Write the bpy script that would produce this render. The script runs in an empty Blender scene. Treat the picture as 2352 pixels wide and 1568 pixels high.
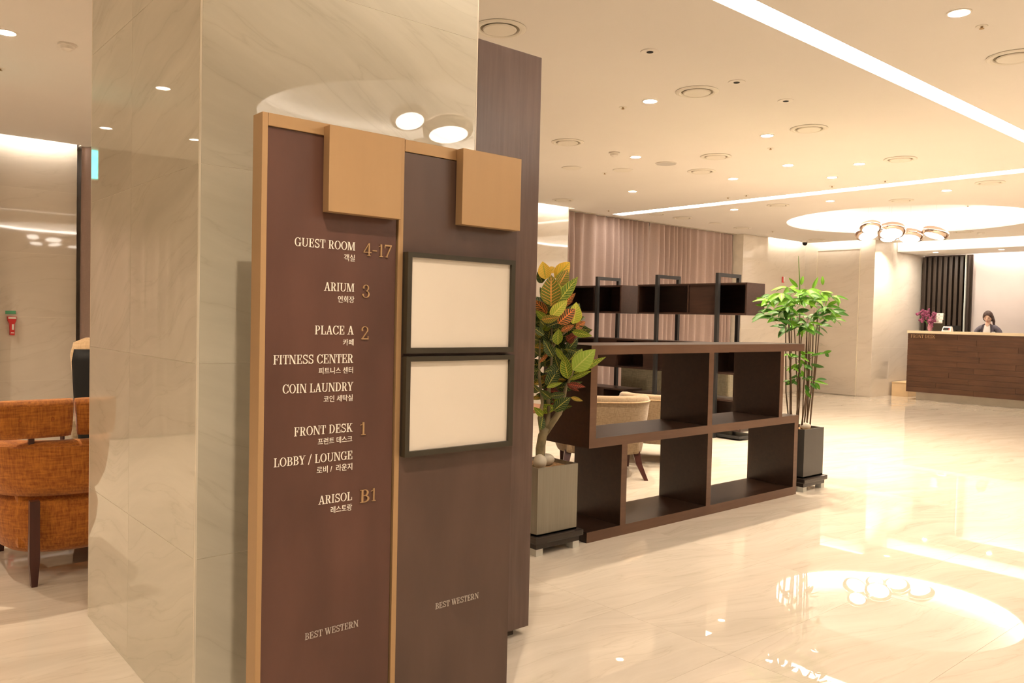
import bpy, bmesh, math, random
import numpy as np
from mathutils import Matrix, Vector
random.seed(7)
S = bpy.context.scene
COL = S.collection
PI = math.pi
R = math.radians

# ------------------------------------------------------------------ camera
W, H = 2352, 1568
FPX, TH, PITCH, ROLL, EYE = 1851.0, R(49.4), R(-1.704), R(1.316), 1.30
_f = Vector((math.cos(TH)*math.cos(PITCH), math.sin(TH)*math.cos(PITCH), math.sin(PITCH)))
_r = Vector((math.sin(TH), -math.cos(TH), 0))
_u = _r.cross(_f)
_c, _s = math.cos(ROLL), math.sin(ROLL)
CR, CU = _c*_r + _s*_u, -_s*_r + _c*_u
CP = Vector((0, 0, EYE))
cam = bpy.data.cameras.new('camera')
cam.sensor_width = 36.0
cam.lens = FPX/W*36.0
cam.clip_end = 100
co = bpy.data.objects.new('camera', cam); COL.objects.link(co)
co.matrix_world = Matrix(((CR.x, CU.x, -_f.x, CP.x), (CR.y, CU.y, -_f.y, CP.y), (CR.z, CU.z, -_f.z, CP.z), (0, 0, 0, 1)))
S.camera = co

# ------------------------------------------------------------------ world, light, exposure
LIGHT = (1.0, 0.805, 0.605)
WHITE = (1.0, 0.89, 0.77)
DL_POWER = 23.0
STRIP_E, COVE_E, RING_E, LAMP_E = 10.0, 36.0, 32.0, 14.0
wd = bpy.data.worlds.new('world'); S.world = wd; wd.use_nodes = True
wd.node_tree.nodes['Background'].inputs[0].default_value = (1, .85, .66, 1)
wd.node_tree.nodes['Background'].inputs[1].default_value = 0.3
S.view_settings.view_transform = 'Standard'
S.view_settings.look = 'None'
S.view_settings.exposure = 0.32
S.view_settings.gamma = 1.0
S.view_settings.use_curve_mapping = False

def P(px, py, axis, val):
    d = CR*((px-W/2)/FPX) + CU*(-(py-H/2)/FPX) + _f
    t = (val-CP[axis])/d[axis]
    return CP + d*t

# ------------------------------------------------------------------ materials
def newmat(name):
    m = bpy.data.materials.new(name); m.use_nodes = True
    nt = m.node_tree; b = nt.nodes['Principled BSDF']
    return m, nt, b
def N(nt, t, **kw):
    n = nt.nodes.new(t)
    for k, v in kw.items():
        if hasattr(n, k) and k not in n.inputs: setattr(n, k, v)
        else: n.inputs[k].default_value = v
    return n
def ramp(nt, stops):
    r = nt.nodes.new('ShaderNodeValToRGB'); e = r.color_ramp.elements
    while len(e) < len(stops): e.new(0.5)
    for k, (p, c) in enumerate(stops):
        e[k].position = p; e[k].color = (*c, 1)
    return r
def plain(name, color, rough=.5, metal=0., var=.06, scale=8., bump=0., coat=0., spec=.5, stretch=(1, 1, 1)):
    m, nt, b = newmat(name)
    tc = N(nt, 'ShaderNodeTexCoord'); mp = N(nt, 'ShaderNodeMapping'); mp.inputs['Scale'].default_value = stretch
    nz = N(nt, 'ShaderNodeTexNoise', Scale=scale, Detail=5.)
    nt.links.new(tc.outputs['Object'], mp.inputs[0]); nt.links.new(mp.outputs[0], nz.inputs['Vector'])
    rp = ramp(nt, [(.3, tuple(c*(1-var) for c in color)), (.7, tuple(min(1, c*(1+var)) for c in color))])
    nt.links.new(nz.outputs['Fac'], rp.inputs[0]); nt.links.new(rp.outputs[0], b.inputs['Base Color'])
    b.inputs['Roughness'].default_value = rough; b.inputs['Metallic'].default_value = metal
    b.inputs['Specular IOR Level'].default_value = spec
    if coat: b.inputs['Coat Weight'].default_value = coat; b.inputs['Coat Roughness'].default_value = .1
    if bump:
        bp = N(nt, 'ShaderNodeBump', Strength=bump, Distance=.01)
        nt.links.new(nz.outputs['Fac'], bp.inputs['Height']); nt.links.new(bp.outputs[0], b.inputs['Normal'])
    return m
def emit(name, color, e):
    m, nt, b = newmat(name)
    b.inputs['Base Color'].default_value = (.8, .8, .8, 1)
    b.inputs['Emission Color'].default_value = (*color, 1); b.inputs['Emission Strength'].default_value = e
    return m
def stone(name, light, dark, rot=(0, 0, 0), stretch=(.5, .5, 3.), rough=.06, scale=1.6, contrast=1., ior=1.5, coords='Object'):
    m, nt, b = newmat(name)
    tc = N(nt, 'ShaderNodeTexCoord'); oi = N(nt, 'ShaderNodeObjectInfo')
    mu = N(nt, 'ShaderNodeVectorMath', operation='SCALE'); mu.inputs['Scale'].default_value = 37.
    cx = N(nt, 'ShaderNodeCombineXYZ')
    for k in range(3): nt.links.new(oi.outputs['Random'], cx.inputs[k])
    nt.links.new(cx.outputs[0], mu.inputs[0])
    ad = N(nt, 'ShaderNodeVectorMath', operation='ADD')
    nt.links.new(tc.outputs[coords], ad.inputs[0]); nt.links.new(mu.outputs[0], ad.inputs[1])
    # low frequency swirl
    sw = N(nt, 'ShaderNodeTexNoise', Scale=.9, Detail=2.)
    nt.links.new(ad.outputs[0], sw.inputs['Vector'])
    sb = N(nt, 'ShaderNodeVectorMath', operation='SUBTRACT'); sb.inputs[1].default_value = (.5, .5, .5)
    nt.links.new(sw.outputs['Color'], sb.inputs[0])
    sc = N(nt, 'ShaderNodeVectorMath', operation='SCALE'); sc.inputs['Scale'].default_value = .55
    nt.links.new(sb.outputs[0], sc.inputs[0])
    a2 = N(nt, 'ShaderNodeVectorMath', operation='ADD')
    nt.links.new(ad.outputs[0], a2.inputs[0]); nt.links.new(sc.outputs[0], a2.inputs[1])
    mr = N(nt, 'ShaderNodeMapping'); mr.inputs['Rotation'].default_value = rot
    ms = N(nt, 'ShaderNodeMapping'); ms.inputs['Scale'].default_value = stretch
    nt.links.new(a2.outputs[0], mr.inputs[0]); nt.links.new(mr.outputs[0], ms.inputs[0])
    n1 = N(nt, 'ShaderNodeTexNoise', Scale=scale, Detail=9., Roughness=.62)
    n2 = N(nt, 'ShaderNodeTexNoise', Scale=scale*1.1, Detail=7., Roughness=.5)
    nt.links.new(ms.outputs[0], n1.inputs['Vector']); nt.links.new(ms.outputs[0], n2.inputs['Vector'])
    mid = tuple((x+y)/2 for x, y in zip(light, dark))
    k = .17/contrast
    r1 = ramp(nt, [(.5-k, dark), (.5, mid), (.5+k, light)])
    nt.links.new(n1.outputs['Fac'], r1.inputs[0])
    # thin veins: band around .5 of n2
    va = N(nt, 'ShaderNodeMath', operation='SUBTRACT'); va.inputs[1].default_value = .5
    vb = N(nt, 'ShaderNodeMath', operation='ABSOLUTE')
    nt.links.new(n2.outputs['Fac'], va.inputs[0]); nt.links.new(va.outputs[0], vb.inputs[0])
    rv = ramp(nt, [(0., (.84, .83, .80)), (.006, (.95, .945, .93)), (.03, (1, 1, 1))])
    nt.links.new(vb.outputs[0], rv.inputs[0])
    mx = N(nt, 'ShaderNodeMix', data_type='RGBA', blend_type='MULTIPLY'); mx.inputs[0].default_value = min(1., .8*contrast)
    nt.links.new(r1.outputs[0], mx.inputs[6]); nt.links.new(rv.outputs[0], mx.inputs[7])
    nt.links.new(mx.outputs[2], b.inputs['Base Color'])
    b.inputs['Roughness'].default_value = rough; b.inputs['IOR'].default_value = ior
    return m
def wood(name, a, bcol, rot=(0, 0, 0), rough=.35, stretch=(1, 1, 14), scale=3., spec=.5, bump=0.):
    m, nt, b = newmat(name)
    tc = N(nt, 'ShaderNodeTexCoord'); oi = N(nt, 'ShaderNodeObjectInfo')
    cx = N(nt, 'ShaderNodeVectorMath', operation='SCALE'); cx.inputs[0].default_value = (11, 17, 5)
    nt.links.new(oi.outputs['Random'], cx.inputs['Scale'])
    ad = N(nt, 'ShaderNodeVectorMath', operation='ADD'); nt.links.new(tc.outputs['Object'], ad.inputs[0]); nt.links.new(cx.outputs[0], ad.inputs[1])
    mr = N(nt, 'ShaderNodeMapping'); mr.inputs['Rotation'].default_value = rot; mr.inputs['Scale'].default_value = stretch
    nt.links.new(ad.outputs[0], mr.inputs[0])
    n1 = N(nt, 'ShaderNodeTexNoise', Scale=scale, Detail=8., Roughness=.6)
    nt.links.new(mr.outputs[0], n1.inputs['Vector'])
    n3 = N(nt, 'ShaderNodeTexNoise', Scale=2.4, Detail=3.)
    nt.links.new(ad.outputs[0], n3.inputs['Vector'])
    av = N(nt, 'ShaderNodeMath', operation='ADD'); hv = N(nt, 'ShaderNodeMath', operation='MULTIPLY'); hv.inputs[1].default_value = .5
    nt.links.new(n1.outputs['Fac'], av.inputs[0]); nt.links.new(n3.outputs['Fac'], av.inputs[1]); nt.links.new(av.outputs[0], hv.inputs[0])
    r = ramp(nt, [(.35, a), (.65, bcol)]); nt.links.new(hv.outputs[0], r.inputs[0])
    nt.links.new(r.outputs[0], b.inputs['Base Color'])
    b.inputs['Roughness'].default_value = rough; b.inputs['Specular IOR Level'].default_value = spec
    if bump:
        bp = N(nt, 'ShaderNodeBump', Strength=bump, Distance=.004)
        nt.links.new(n1.outputs['Fac'], bp.inputs['Height']); nt.links.new(bp.outputs[0], b.inputs['Normal'])
    return m
def fabric(name, a, bcol, scale=160., rough=.9):
    m, nt, b = newmat(name)
    tc = N(nt, 'ShaderNodeTexCoord')
    outs = []
    for st in ((1, 1, .12), (.12, .12, 1.)):
        mp = N(nt, 'ShaderNodeMapping'); mp.inputs['Scale'].default_value = st
        nz = N(nt, 'ShaderNodeTexNoise', Scale=scale, Detail=3., Roughness=.6)
        nt.links.new(tc.outputs['Object'], mp.inputs[0]); nt.links.new(mp.outputs[0], nz.inputs['Vector']); outs.append(nz)
    av = N(nt, 'ShaderNodeMath', operation='ADD'); hv = N(nt, 'ShaderNodeMath', operation='MULTIPLY'); hv.inputs[1].default_value = .5
    nt.links.new(outs[0].outputs['Fac'], av.inputs[0]); nt.links.new(outs[1].outputs['Fac'], av.inputs[1]); nt.links.new(av.outputs[0], hv.inputs[0])
    r = ramp(nt, [(.38, a), (.62, bcol)]); nt.links.new(hv.outputs[0], r.inputs[0]); nt.links.new(r.outputs[0], b.inputs['Base Color'])
    bp = N(nt, 'ShaderNodeBump', Strength=.35, Distance=.003)
    nt.links.new(hv.outputs[0], bp.inputs['Height']); nt.links.new(bp.outputs[0], b.inputs['Normal'])
    b.inputs['Roughness'].default_value = rough; b.inputs['Sheen Weight'].default_value = .25; b.inputs['Sheen Roughness'].default_value = .5
    b.inputs['Specular IOR Level'].default_value = .2
    return m
def leafmat(name, base, edge, vein, nv=9., spread=.35, vw=.1):
    """leaf with midrib and side veins drawn from the leaf's own UV (u across -1..1 mapped 0..1, v along)"""
    m, nt, b = newmat(name)
    uv = N(nt, 'ShaderNodeUVMap'); sp = N(nt, 'ShaderNodeSeparateXYZ'); nt.links.new(uv.outputs[0], sp.inputs[0])
    def M(op, a, c=None):
        n = N(nt, 'ShaderNodeMath', operation=op)
        for k, v in ((0, a), (1, c)):
            if v is None: continue
            if isinstance(v, (int, float)): n.inputs[k].default_value = v
            else: nt.links.new(v, n.inputs[k])
        return n.outputs[0]
    au = M('ABSOLUTE', M('SUBTRACT', sp.outputs[0], .5))       # 0 centre .5 edge
    mid = M('LESS_THAN', au, .035)
    sv = M('MULTIPLY', M('SUBTRACT', sp.outputs[1], M('MULTIPLY', au, spread)), nv)
    fr = M('ABSOLUTE', M('SUBTRACT', M('FRACT', sv), .5))
    side = M('LESS_THAN', fr, vw)
    edg = M('GREATER_THAN', au, .455)
    v = M('MAXIMUM', mid, M('MULTIPLY', side, M('LESS_THAN', au, .44)))
    nz = N(nt, 'ShaderNodeTexNoise', Scale=14.)
    bm_ = ramp(nt, [(.3, base), (.75, tuple(x*.6+y*.4 for x, y in zip(base, edge)))]); nt.links.new(nz.outputs['Fac'], bm_.inputs[0])
    mx = N(nt, 'ShaderNodeMix', data_type='RGBA'); nt.links.new(v, mx.inputs[0]); nt.links.new(bm_.outputs[0], mx.inputs[6]); mx.inputs[7].default_value = (*vein, 1)
    m2 = N(nt, 'ShaderNodeMix', data_type='RGBA'); nt.links.new(edg, m2.inputs[0]); nt.links.new(mx.outputs[2], m2.inputs[6]); m2.inputs[7].default_value = (*edge, 1)
    nt.links.new(m2.outputs[2], b.inputs['Base Color'])
    b.inputs['Roughness'].default_value = .5; b.inputs['Specular IOR Level'].default_value = .3; b.inputs['Transmission Weight'].default_value = 0
    return m

M = {}
M['floor'] = stone('polished_floor_stone', (.715, .645, .55), (.59, .525, .435), rot=(0, 0, R(12)), stretch=(.38, 3.6, 1), rough=.012, contrast=.85, scale=2.2, ior=1.52)
M['grout'] = plain('floor_grout', (.60, .52, .43), .5)
M['pillar'] = stone('pillar_stone', (.74, .695, .575), (.58, .545, .44), rot=(R(16), R(-20), 0), stretch=(.42, .42, 3.8), rough=.015, contrast=.72, scale=1.7, ior=1.62)
M['wallstone'] = stone('wall_stone', (.76, .69, .59), (.67, .60, .51), rot=(R(14), R(14), 0), stretch=(.45, .45, 2.8), rough=.03, contrast=.6)
M['joint'] = plain('pillar_joint', (.88, .82, .70), .5)
M['door'] = stone('door_stone', (.69, .62, .525), (.60, .53, .45), rot=(R(14), R(14), 0), stretch=(.45, .45, 2.8), rough=.05, contrast=.6)
M['edge_trim'] = plain('corner_trim', (.85, .78, .64), .25)
M['ceil'] = plain('ceiling_paint', (.80, .765, .72), .9, var=.01, scale=2, spec=.1)
M['alcove_wall'] = plain('alcove_plaster', (.70, .63, .60), .8, var=.03, scale=3)
M['bronze'] = plain('brushed_bronze', (.47, .305, .155), .48, .4, var=.02, scale=3, stretch=(9, 9, 1))
M['bronze_dark'] = plain('bronze_side', (.38, .25, .11), .5, .4, var=.05, scale=6)
M['brown'] = plain('brown_panel', (.105, .048, .035), .42, 0., var=.22, scale=3.2, stretch=(2.2, 2.2, .6), spec=.45)
M['brown2'] = plain('brown_panel_grey', (.092, .054, .041), .40, 0., var=.2, scale=3.2, stretch=(2.2, 2.2, .6), spec=.5)
M['panelwood'] = wood('stained_panel_wood', (.095, .058, .046), (.165, .105, .085), stretch=(14, 14, .8), scale=3.5, rough=.32, bump=.25)
M['kick'] = plain('kick_dark', (.07, .05, .03), .5)
M['frame'] = plain('dark_frame', (.055, .048, .034), .35, .3, var=.05)
M['print'] = plain('blank_insert', (.80, .74, .65), .35, var=.01)
M['whitetxt'] = plain('white_lettering', (.92, .88, .8), .5, var=0)
M['greytxt'] = plain('grey_lettering', (.55, .49, .44), .5, var=0)
M['shelf_lit'] = wood('shelf_lit_wood', (.095, .045, .025), (.145, .075, .042), stretch=(1.2, 14, 14), scale=3., rough=.35)  # same wood coloured lighter where light strikes the front faces
M['shelf'] = wood('shelf_shaded_wood', (.015, .007, .0042), (.036, .017, .0095), stretch=(1.2, 14, 14), scale=3., rough=.28)  # shade of the bays is put into this darkened wood colour
M['dark_wood'] = wood('bookcase_wood', (.014, .0065, .0045), (.038, .018, .012), stretch=(14, 1.2, 14), scale=3., rough=.35)
M['black_metal'] = plain('black_steel', (.035, .035, .036), .4, .5, var=.05)
M['beige_fabric'] = fabric('beige_woven_fabric', (.24, .17, .10), (.37, .27, .17), 210)
M['beige_pipe'] = fabric('beige_piping', (.46, .31, .17), (.62, .44, .26), 130)
M['orange_fabric'] = fabric('orange_woven_fabric', (.30, .088, .016), (.58, .215, .036), 110)
M['orange_dark'] = fabric('orange_button', (.30, .08, .015), (.45, .14, .02), 110)
M['olive_fabric'] = fabric('olive_fabric', (.10, .085, .05), (.17, .14, .085), 100)
M['mahogany'] = wood('dark_red_wood', (.045, .012, .010), (.085, .025, .018), stretch=(10, 10, 1), rough=.3)
M['brown_leg'] = wood('mid_brown_wood', (.20, .07, .03), (.30, .12, .05), stretch=(10, 10, 1), rough=.35)
M['curtain'] = fabric('mauve_curtain', (.42, .315, .275), (.455, .345, .305), 200)
M['steel'] = plain('brushed_steel_planter', (.27, .25, .205), .40, .6, var=.08, scale=3, stretch=(25, 25, 1))
M['slate'] = plain('slate_planter', (.085, .080, .073), .45, .2, var=.06)
M['tray'] = plain('dark_tray', (.03, .022, .018), .25)
M['foot'] = plain('pale_foot', (.55, .54, .48), .5)
M['pebble'] = plain('pebble', (.55, .50, .40), .6, var=.12, scale=20)
M['soil'] = plain('bark_soil', (.42, .25, .12), .9, var=.5, scale=90, bump=1.)
M['trunk'] = plain('croton_bark', (.21, .17, .09), .7, var=.35, scale=16, bump=.4)
M['stem_dark'] = plain('dark_cane', (.10, .055, .025), .5, var=.3, scale=20)
M['lf_yellow'] = leafmat('leaf_yellow', (.75, .46, .04), (.72, .42, .03), (.30, .33, .02), 11, vw=.09)
M['lf_yg'] = leafmat('leaf_yellow_green', (.30, .40, .03), (.62, .50, .06), (.72, .62, .10), 10, vw=.1)
M['lf_green'] = leafmat('leaf_green', (.045, .15, .010), (.40, .42, .03), (.55, .52, .07), 10, vw=.1)
M['lf_pale'] = leafmat('leaf_pale_green', (.26, .38, .045), (.32, .42, .05), (.46, .50, .10), 9, vw=.05)
M['lf_olive'] = leafmat('leaf_olive', (.13, .17, .018), (.25, .25, .03), (.80, .36, .07), 10, vw=.1)
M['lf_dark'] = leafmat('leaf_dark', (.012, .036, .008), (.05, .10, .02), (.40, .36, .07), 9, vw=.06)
M['lf_orange'] = leafmat('leaf_dark_orange', (.03, .045, .012), (.42, .14, .03), (.85, .25, .05), 9, vw=.13)
M['lf_red'] = leafmat('leaf_dark_red', (.045, .02, .012), (.25, .06, .03), (.62, .11, .05), 9, vw=.08)
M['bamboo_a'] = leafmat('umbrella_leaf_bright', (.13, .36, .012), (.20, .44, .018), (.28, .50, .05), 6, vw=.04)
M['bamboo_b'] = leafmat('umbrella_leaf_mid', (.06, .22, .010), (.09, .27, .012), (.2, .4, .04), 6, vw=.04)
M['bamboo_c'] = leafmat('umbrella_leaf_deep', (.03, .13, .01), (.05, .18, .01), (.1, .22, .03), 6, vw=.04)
M['white_plastic'] = plain('white_plastic', (.8, .76, .7), .4, var=.01)
M['vent'] = plain('vent_white', (.76, .72, .64), .6, var=.01)
M['vent_shade'] = plain('vent_painted_shade', (.28, .24, .17), .8)
M['speaker'] = plain('speaker_mesh', (.55, .53, .5), .6, var=.04, scale=60)
M['black'] = plain('black_plastic', (.012, .012, .012), .6, spec=.2)
M['chrome'] = plain('pink_chrome', (.80, .66, .58), .08, 1., var=.02)
M['silver'] = plain('can_reflector', (.9, .87, .84), .18, 1., var=.01)
M['desk_wood'] = wood('desk_plank_wood', (.065, .028, .013), (.13, .06, .029), stretch=(14, 1.0, 14), scale=3., rough=.4)
M['cream_top'] = plain('cream_counter', (.85, .72, .52), .25, var=.02)
M['kick_metal'] = plain('desk_kick_metal', (.62, .57, .48), .3, .5, var=.05)
M['fin'] = plain('dark_fin', (.045, .030, .020), .45, .0, var=.1)
M['card'] = plain('cardboard', (.75, .55, .32), .7)
M['red'] = plain('red_plastic', (.60, .03, .03), .35)
M['green_tag'] = plain('green_tag', (.10, .42, .22), .5)
M['exit'] = emit('exit_glow', (.03, .85, .66), 4.5)
M['can_glow'] = emit('self_lit_reflector', WHITE, 2.6)  # emission stands in for lamp light on the can wall
M['skin'] = plain('skin', (.86, .60, .49), .55, var=.03)
M['hair'] = plain('dark_brown_hair', (.05, .022, .015), .6, var=.3, scale=40, stretch=(1, 1, .2))
M['blazer'] = plain('grey_blazer', (.135, .12, .15), .8, var=.08, scale=40)
M['lapel'] = plain('dark_lapel', (.07, .055, .075), .7)
M['shirt'] = plain('white_shirt', (.88, .86, .84), .7)
M['lip'] = plain('lip', (.55, .16, .15), .5)
M['petal'] = plain('magenta_petal', (.21, .035, .10), .5, var=.5, scale=30)
M['vase'] = plain('pink_glass_vase', (.42, .17, .24), .1, coat=.5)
M['signpaper'] = plain('sign_paper', (.86, .84, .8), .4)
M['glass_edge'] = plain('glass_edge', (.75, .80, .76), .1)
M['led'] = emit('cove_led', WHITE, COVE_E)
M['led_soft'] = emit('cove_led_soft', (1, .86, .74), COVE_E*1.7)
M['ringled'] = emit('ring_led', WHITE, RING_E)
M['strip'] = emit('strip_diffuser', WHITE, STRIP_E)
M['lamp'] = emit('lamp_diffuser', WHITE, LAMP_E)
M['dl'] = emit('downlight_lamp', WHITE, 9.)

# ------------------------------------------------------------------ mesh helpers
class MB:
    def __init__(s): s.v = []; s.f = []; s.uv = None; s.smooth = False
    def add(s, vs, fs):
        k = len(s.v); s.v += [tuple(v) for v in vs]; s.f += [tuple(i+k for i in f) for f in fs]; return s
    def box(s, x0, y0, z0, x1, y1, z1):
        return s.add([(x0, y0, z0), (x1, y0, z0), (x1, y1, z0), (x0, y1, z0), (x0, y0, z1), (x1, y0, z1), (x1, y1, z1), (x0, y1, z1)],
                     [(0, 3, 2, 1), (4, 5, 6, 7), (0, 1, 5, 4), (1, 2, 6, 5), (2, 3, 7, 6), (3, 0, 4, 7)])
    def prism(s, pts, a, b, fn):
        n = len(pts)
        vs = [fn(x, y, a) for x, y in pts]+[fn(x, y, b) for x, y in pts]
        return s.add(vs, [tuple(range(n-1, -1, -1)), tuple(range(n, 2*n))]+[(i, (i+1) % n, n+(i+1) % n, n+i) for i in range(n)])
    def lathe(s, prof, c=(0, 0, 0), n=32, sx=1, sy=1, M_=None, close=False, cap=True):
        vs = []; m = len(prof)
        for r, z in prof:
            for k in range(n):
                a = 2*PI*k/n; p = Vector((r*math.cos(a)*sx, r*math.sin(a)*sy, z))
                if M_ is not None: p = M_ @ p
                vs.append((p.x+c[0], p.y+c[1], p.z+c[2]))
        fs = []
        for i in range(m-1):
            for k in range(n):
                fs.append((i*n+k, i*n+(k+1) % n, (i+1)*n+(k+1) % n, (i+1)*n+k))
        if not close and cap:
            if prof[0][0] > 1e-6: fs.append(tuple(range(n-1, -1, -1)))
            if prof[-1][0] > 1e-6: fs.append(tuple((m-1)*n+k for k in range(n)))
        elif close:
            for k in range(n): fs.append(((m-1)*n+k, (m-1)*n+(k+1) % n, (k+1) % n, k))
        return s.add(vs, fs)
    def loft(s, rings, cap=True, closed=True):
        n = len(rings[0]); vs = [p for r in rings for p in r]; fs = []
        for i in range(len(rings)-1):
            for k in range(n if closed else n-1):
                fs.append((i*n+k, i*n+(k+1) % n, (i+1)*n+(k+1) % n, (i+1)*n+k))
        if cap: fs.append(tuple(range(n-1, -1, -1))); fs.append(tuple((len(rings)-1)*n+k for k in range(n)))
        return s.add(vs, fs)
    def tube(s, pts, rad, n=8):
        pts = [Vector(p) for p in pts]; rings = []
        rr = rad if isinstance(rad, (list, tuple)) else [rad]*len(pts)
        for i, p in enumerate(pts):
            d = (pts[min(i+1, len(pts)-1)]-pts[max(i-1, 0)]).normalized()
            a = d.cross(Vector((0, 0, 1)));  a = a if a.length > 1e-3 else d.cross(Vector((1, 0, 0)))
            a.normalize(); b = d.cross(a)
            rings.append([tuple(p+a*(rr[i]*math.cos(2*PI*k/n))+b*(rr[i]*math.sin(2*PI*k/n))) for k in range(n)])
        return s.loft(rings)
    def ell(s, c, r, n=16, m=10, M_=None):
        prof = [(math.sin(PI*i/m), -math.cos(PI*i/m)) for i in range(m+1)]
        mm = Matrix.Diagonal(Vector(r)); mm = (M_ @ mm) if M_ is not None else mm
        return s.lathe(prof, c, n, M_=mm)
    def mesh(s, name, mat, smooth=False, bevel=0):
        me = bpy.data.meshes.new(name); me.from_pydata(s.v, [], s.f)
        bm = bmesh.new(); bm.from_mesh(me)
        bmesh.ops.remove_doubles(bm, verts=bm.verts, dist=1e-6)
        bmesh.ops.recalc_face_normals(bm, faces=bm.faces)
        if bevel:
            bmesh.ops.bevel(bm, geom=[e for e in bm.edges if e.calc_face_angle(0) > .6], offset=bevel, segments=2, affect='EDGES', profile=.6)
        bm.to_mesh(me); bm.free()
        if mat: me.materials.append(mat)
        if smooth:
            for p in me.polygons: p.use_smooth = True
        return me

def link(o, parent=None):
    COL.objects.link(o)
    if parent: o.parent = parent
    return o
def obj(name, mb, mat, parent=None, smooth=False, bevel=0, local=False, origin=None, label=None):
    """one mesh object; geometry in world coordinates unless local"""
    me = mb.mesh(name, mat, smooth, bevel) if isinstance(mb, MB) else mb
    if origin is not None and not local:
        me.transform(Matrix.Translation(-Vector(origin)))
    o = bpy.data.objects.new(name, me); link(o, parent)
    if origin is not None and not local: o.location = Vector(origin)
    if parent and not local:
        w = Vector((0, 0, 0)); q = parent
        while q: w += q.location; q = q.parent
        o.location = o.location - w
    if label: o['label'] = label
    return o
def tag(o, label=None, cat=None, group=None, kind=None):
    for k, v in (('label', label), ('category', cat), ('group', group), ('kind', kind)):
        if v: o[k] = v
    return o
def thing(name, label, cat, loc=(0, 0, 0), rz=0, group=None):
    o = bpy.data.objects.new(name, None); o.empty_display_size = .1; link(o); o.location = loc; o.rotation_euler = (0, 0, rz)
    return tag(o, label, cat, group)
def struct(name, mb, mat, label=None, **kw):
    o = obj(name, mb, mat, **kw); o['kind'] = 'structure'
    if label: o['label'] = label
    return o
def copy_tree(o, parent=None):
    c = o.copy(); COL.objects.link(c); c.parent = parent
    for ch in list(o.children): copy_tree(ch, c)
    return c
def dup(root, loc, rz=None, label=None, scale=None):
    r = copy_tree(root); r.location = loc
    if rz is not None: r.rotation_euler = (0, 0, rz)
    if label: r['label'] = label
    if scale: r.scale = (scale,)*3
    return r
def B(*a):
    return MB().box(*a)

# ------------------------------------------------------------------ the room
ZC = 2.85
XW0, XW1, YW0, YB = -5.5, 14.45, -7.0, 8.9
# pillar
PX0, PX1, PY0, PY1 = .85, 1.885, 2.435, 3.70
# floor: slab and single tiles
fl = struct('floor', B(XW0, YW0, -.12, 17.2, 9.2, -.0012), M['grout'], 'polished cream stone floor with long tiles and faint joints')
tw, td, gp = 1.2, .6, .0005
tile_me = {}
def tile_mesh(w, d):
    k = (round(w, 3), round(d, 3))
    if k not in tile_me:
        tile_me[k] = MB().box(0, 0, -.02, w-2*gp, d-2*gp, 0).mesh('tile', M['floor'])
    return tile_me[k]
def in_view(x, y):
    d = Vector((x, y, 0))-CP
    z = d.dot(_f)
    if z < .4: return False
    u = W/2+FPX*d.dot(CR)/z; v = H/2-FPX*d.dot(CU)/z
    return -120 < u < W+120 and v < H+160
ntile = 0; far = MB()
i0 = math.floor(XW0/tw)
for i in range(i0, 15):
    for j in range(-12, 15):
        x = .3+i*tw; y = 3.0+td*j-.0
        if y < YW0-.6 or y > 9.1 or x > 17: continue
        vis = any(in_view(x+a*tw, y+b*td) for a in (0, .5, 1) for b in (0, 1))
        if vis and ntile < 290:
            o = bpy.data.objects.new('tile', tile_mesh(tw, td)); link(o, fl); o.location = (x+gp, y+gp, 0); ntile += 1
        else:
            far.box(x+gp, y+gp, -.02, x+tw-gp, y+td-gp, 0)
o = obj('far_tiles', far, M['floor'], fl); o['kind'] = 'stuff'

# ceiling: one sheet with real holes for slots, rings and downlight cans
DOWN = [(2203, 29), (1493, 232), (1762, 311), (1460, 360), (1810, 379), (1974, 376), (1684, 410), (1453, 439), (1911, 407), (2174, 437), (1907, 461), (1686, 481), (14, 74)]
DOWN = [tuple(P(x, y, 2, ZC)[:2]) for x, y in DOWN]+[(14.6, 6.50)]
DEXTRA = [(-2.0, 4.6), (-3.4, 5.4), (-1.2, 2.6), (-3.4, 2.6), (-1.5, -.6), (-3.6, -3), (1.2, -2.4), (1.0, -4.8), (5.6, -2.4), (5.8, -4.8), (9.0, -.4), (9.0, -3.2),
          (12.0, 1.2), (12.0, -1.8), (14.0, -.5), (14.0, 2.2), (.53, .93), (6.9, 1.4), (-.12, 5.94), (-.16, 7.6), (-.88, 7.5)]  # unseen; most added to brighten the lobby, a few read from shadow and reflections
RING = ((12.12, 5.28), 1.68)
RING2 = ((3.75, -.70), 1.30)
STRIPS = [(1.0, 2.24, 9.04, 2.38), (8.82, 2.38, 9.04, 8.10)]
def circ(cx, cy, r, n=48): return [(cx+r*math.cos(2*PI*k/n), cy+r*math.sin(2*PI*k/n)) for k in range(n)]
def sheet(name, outline, holes, z0, z1, mat):
    cu = bpy.data.curves.new(name, 'CURVE'); cu.dimensions = '2D'; cu.fill_mode = 'BOTH'; cu.extrude = (z1-z0)/2
    for pts in [outline]+holes:
        sp = cu.splines.new('POLY'); sp.points.add(len(pts)-1); sp.use_cyclic_u = True
        for k, (x, y) in enumerate(pts): sp.points[k].co = (x, y, 0, 1)
    t = bpy.data.objects.new(name, cu); COL.objects.link(t); t.location.z = (z0+z1)/2
    dg = bpy.context.evaluated_depsgraph_get(); dg.update()
    me = bpy.data.meshes.new_from_object(t.evaluated_get(dg))
    me.transform(Matrix.Translation((0, 0, (z0+z1)/2)))
    bpy.data.objects.remove(t); bpy.data.curves.remove(cu)
    me.name = name; me.materials.clear(); me.materials.append(mat)
    o = bpy.data.objects.new(name, me); link(o); return o
GAP = .13
YL, YR = 8.72, 8.20        # rear stone wall planes either side of the curtains
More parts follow.
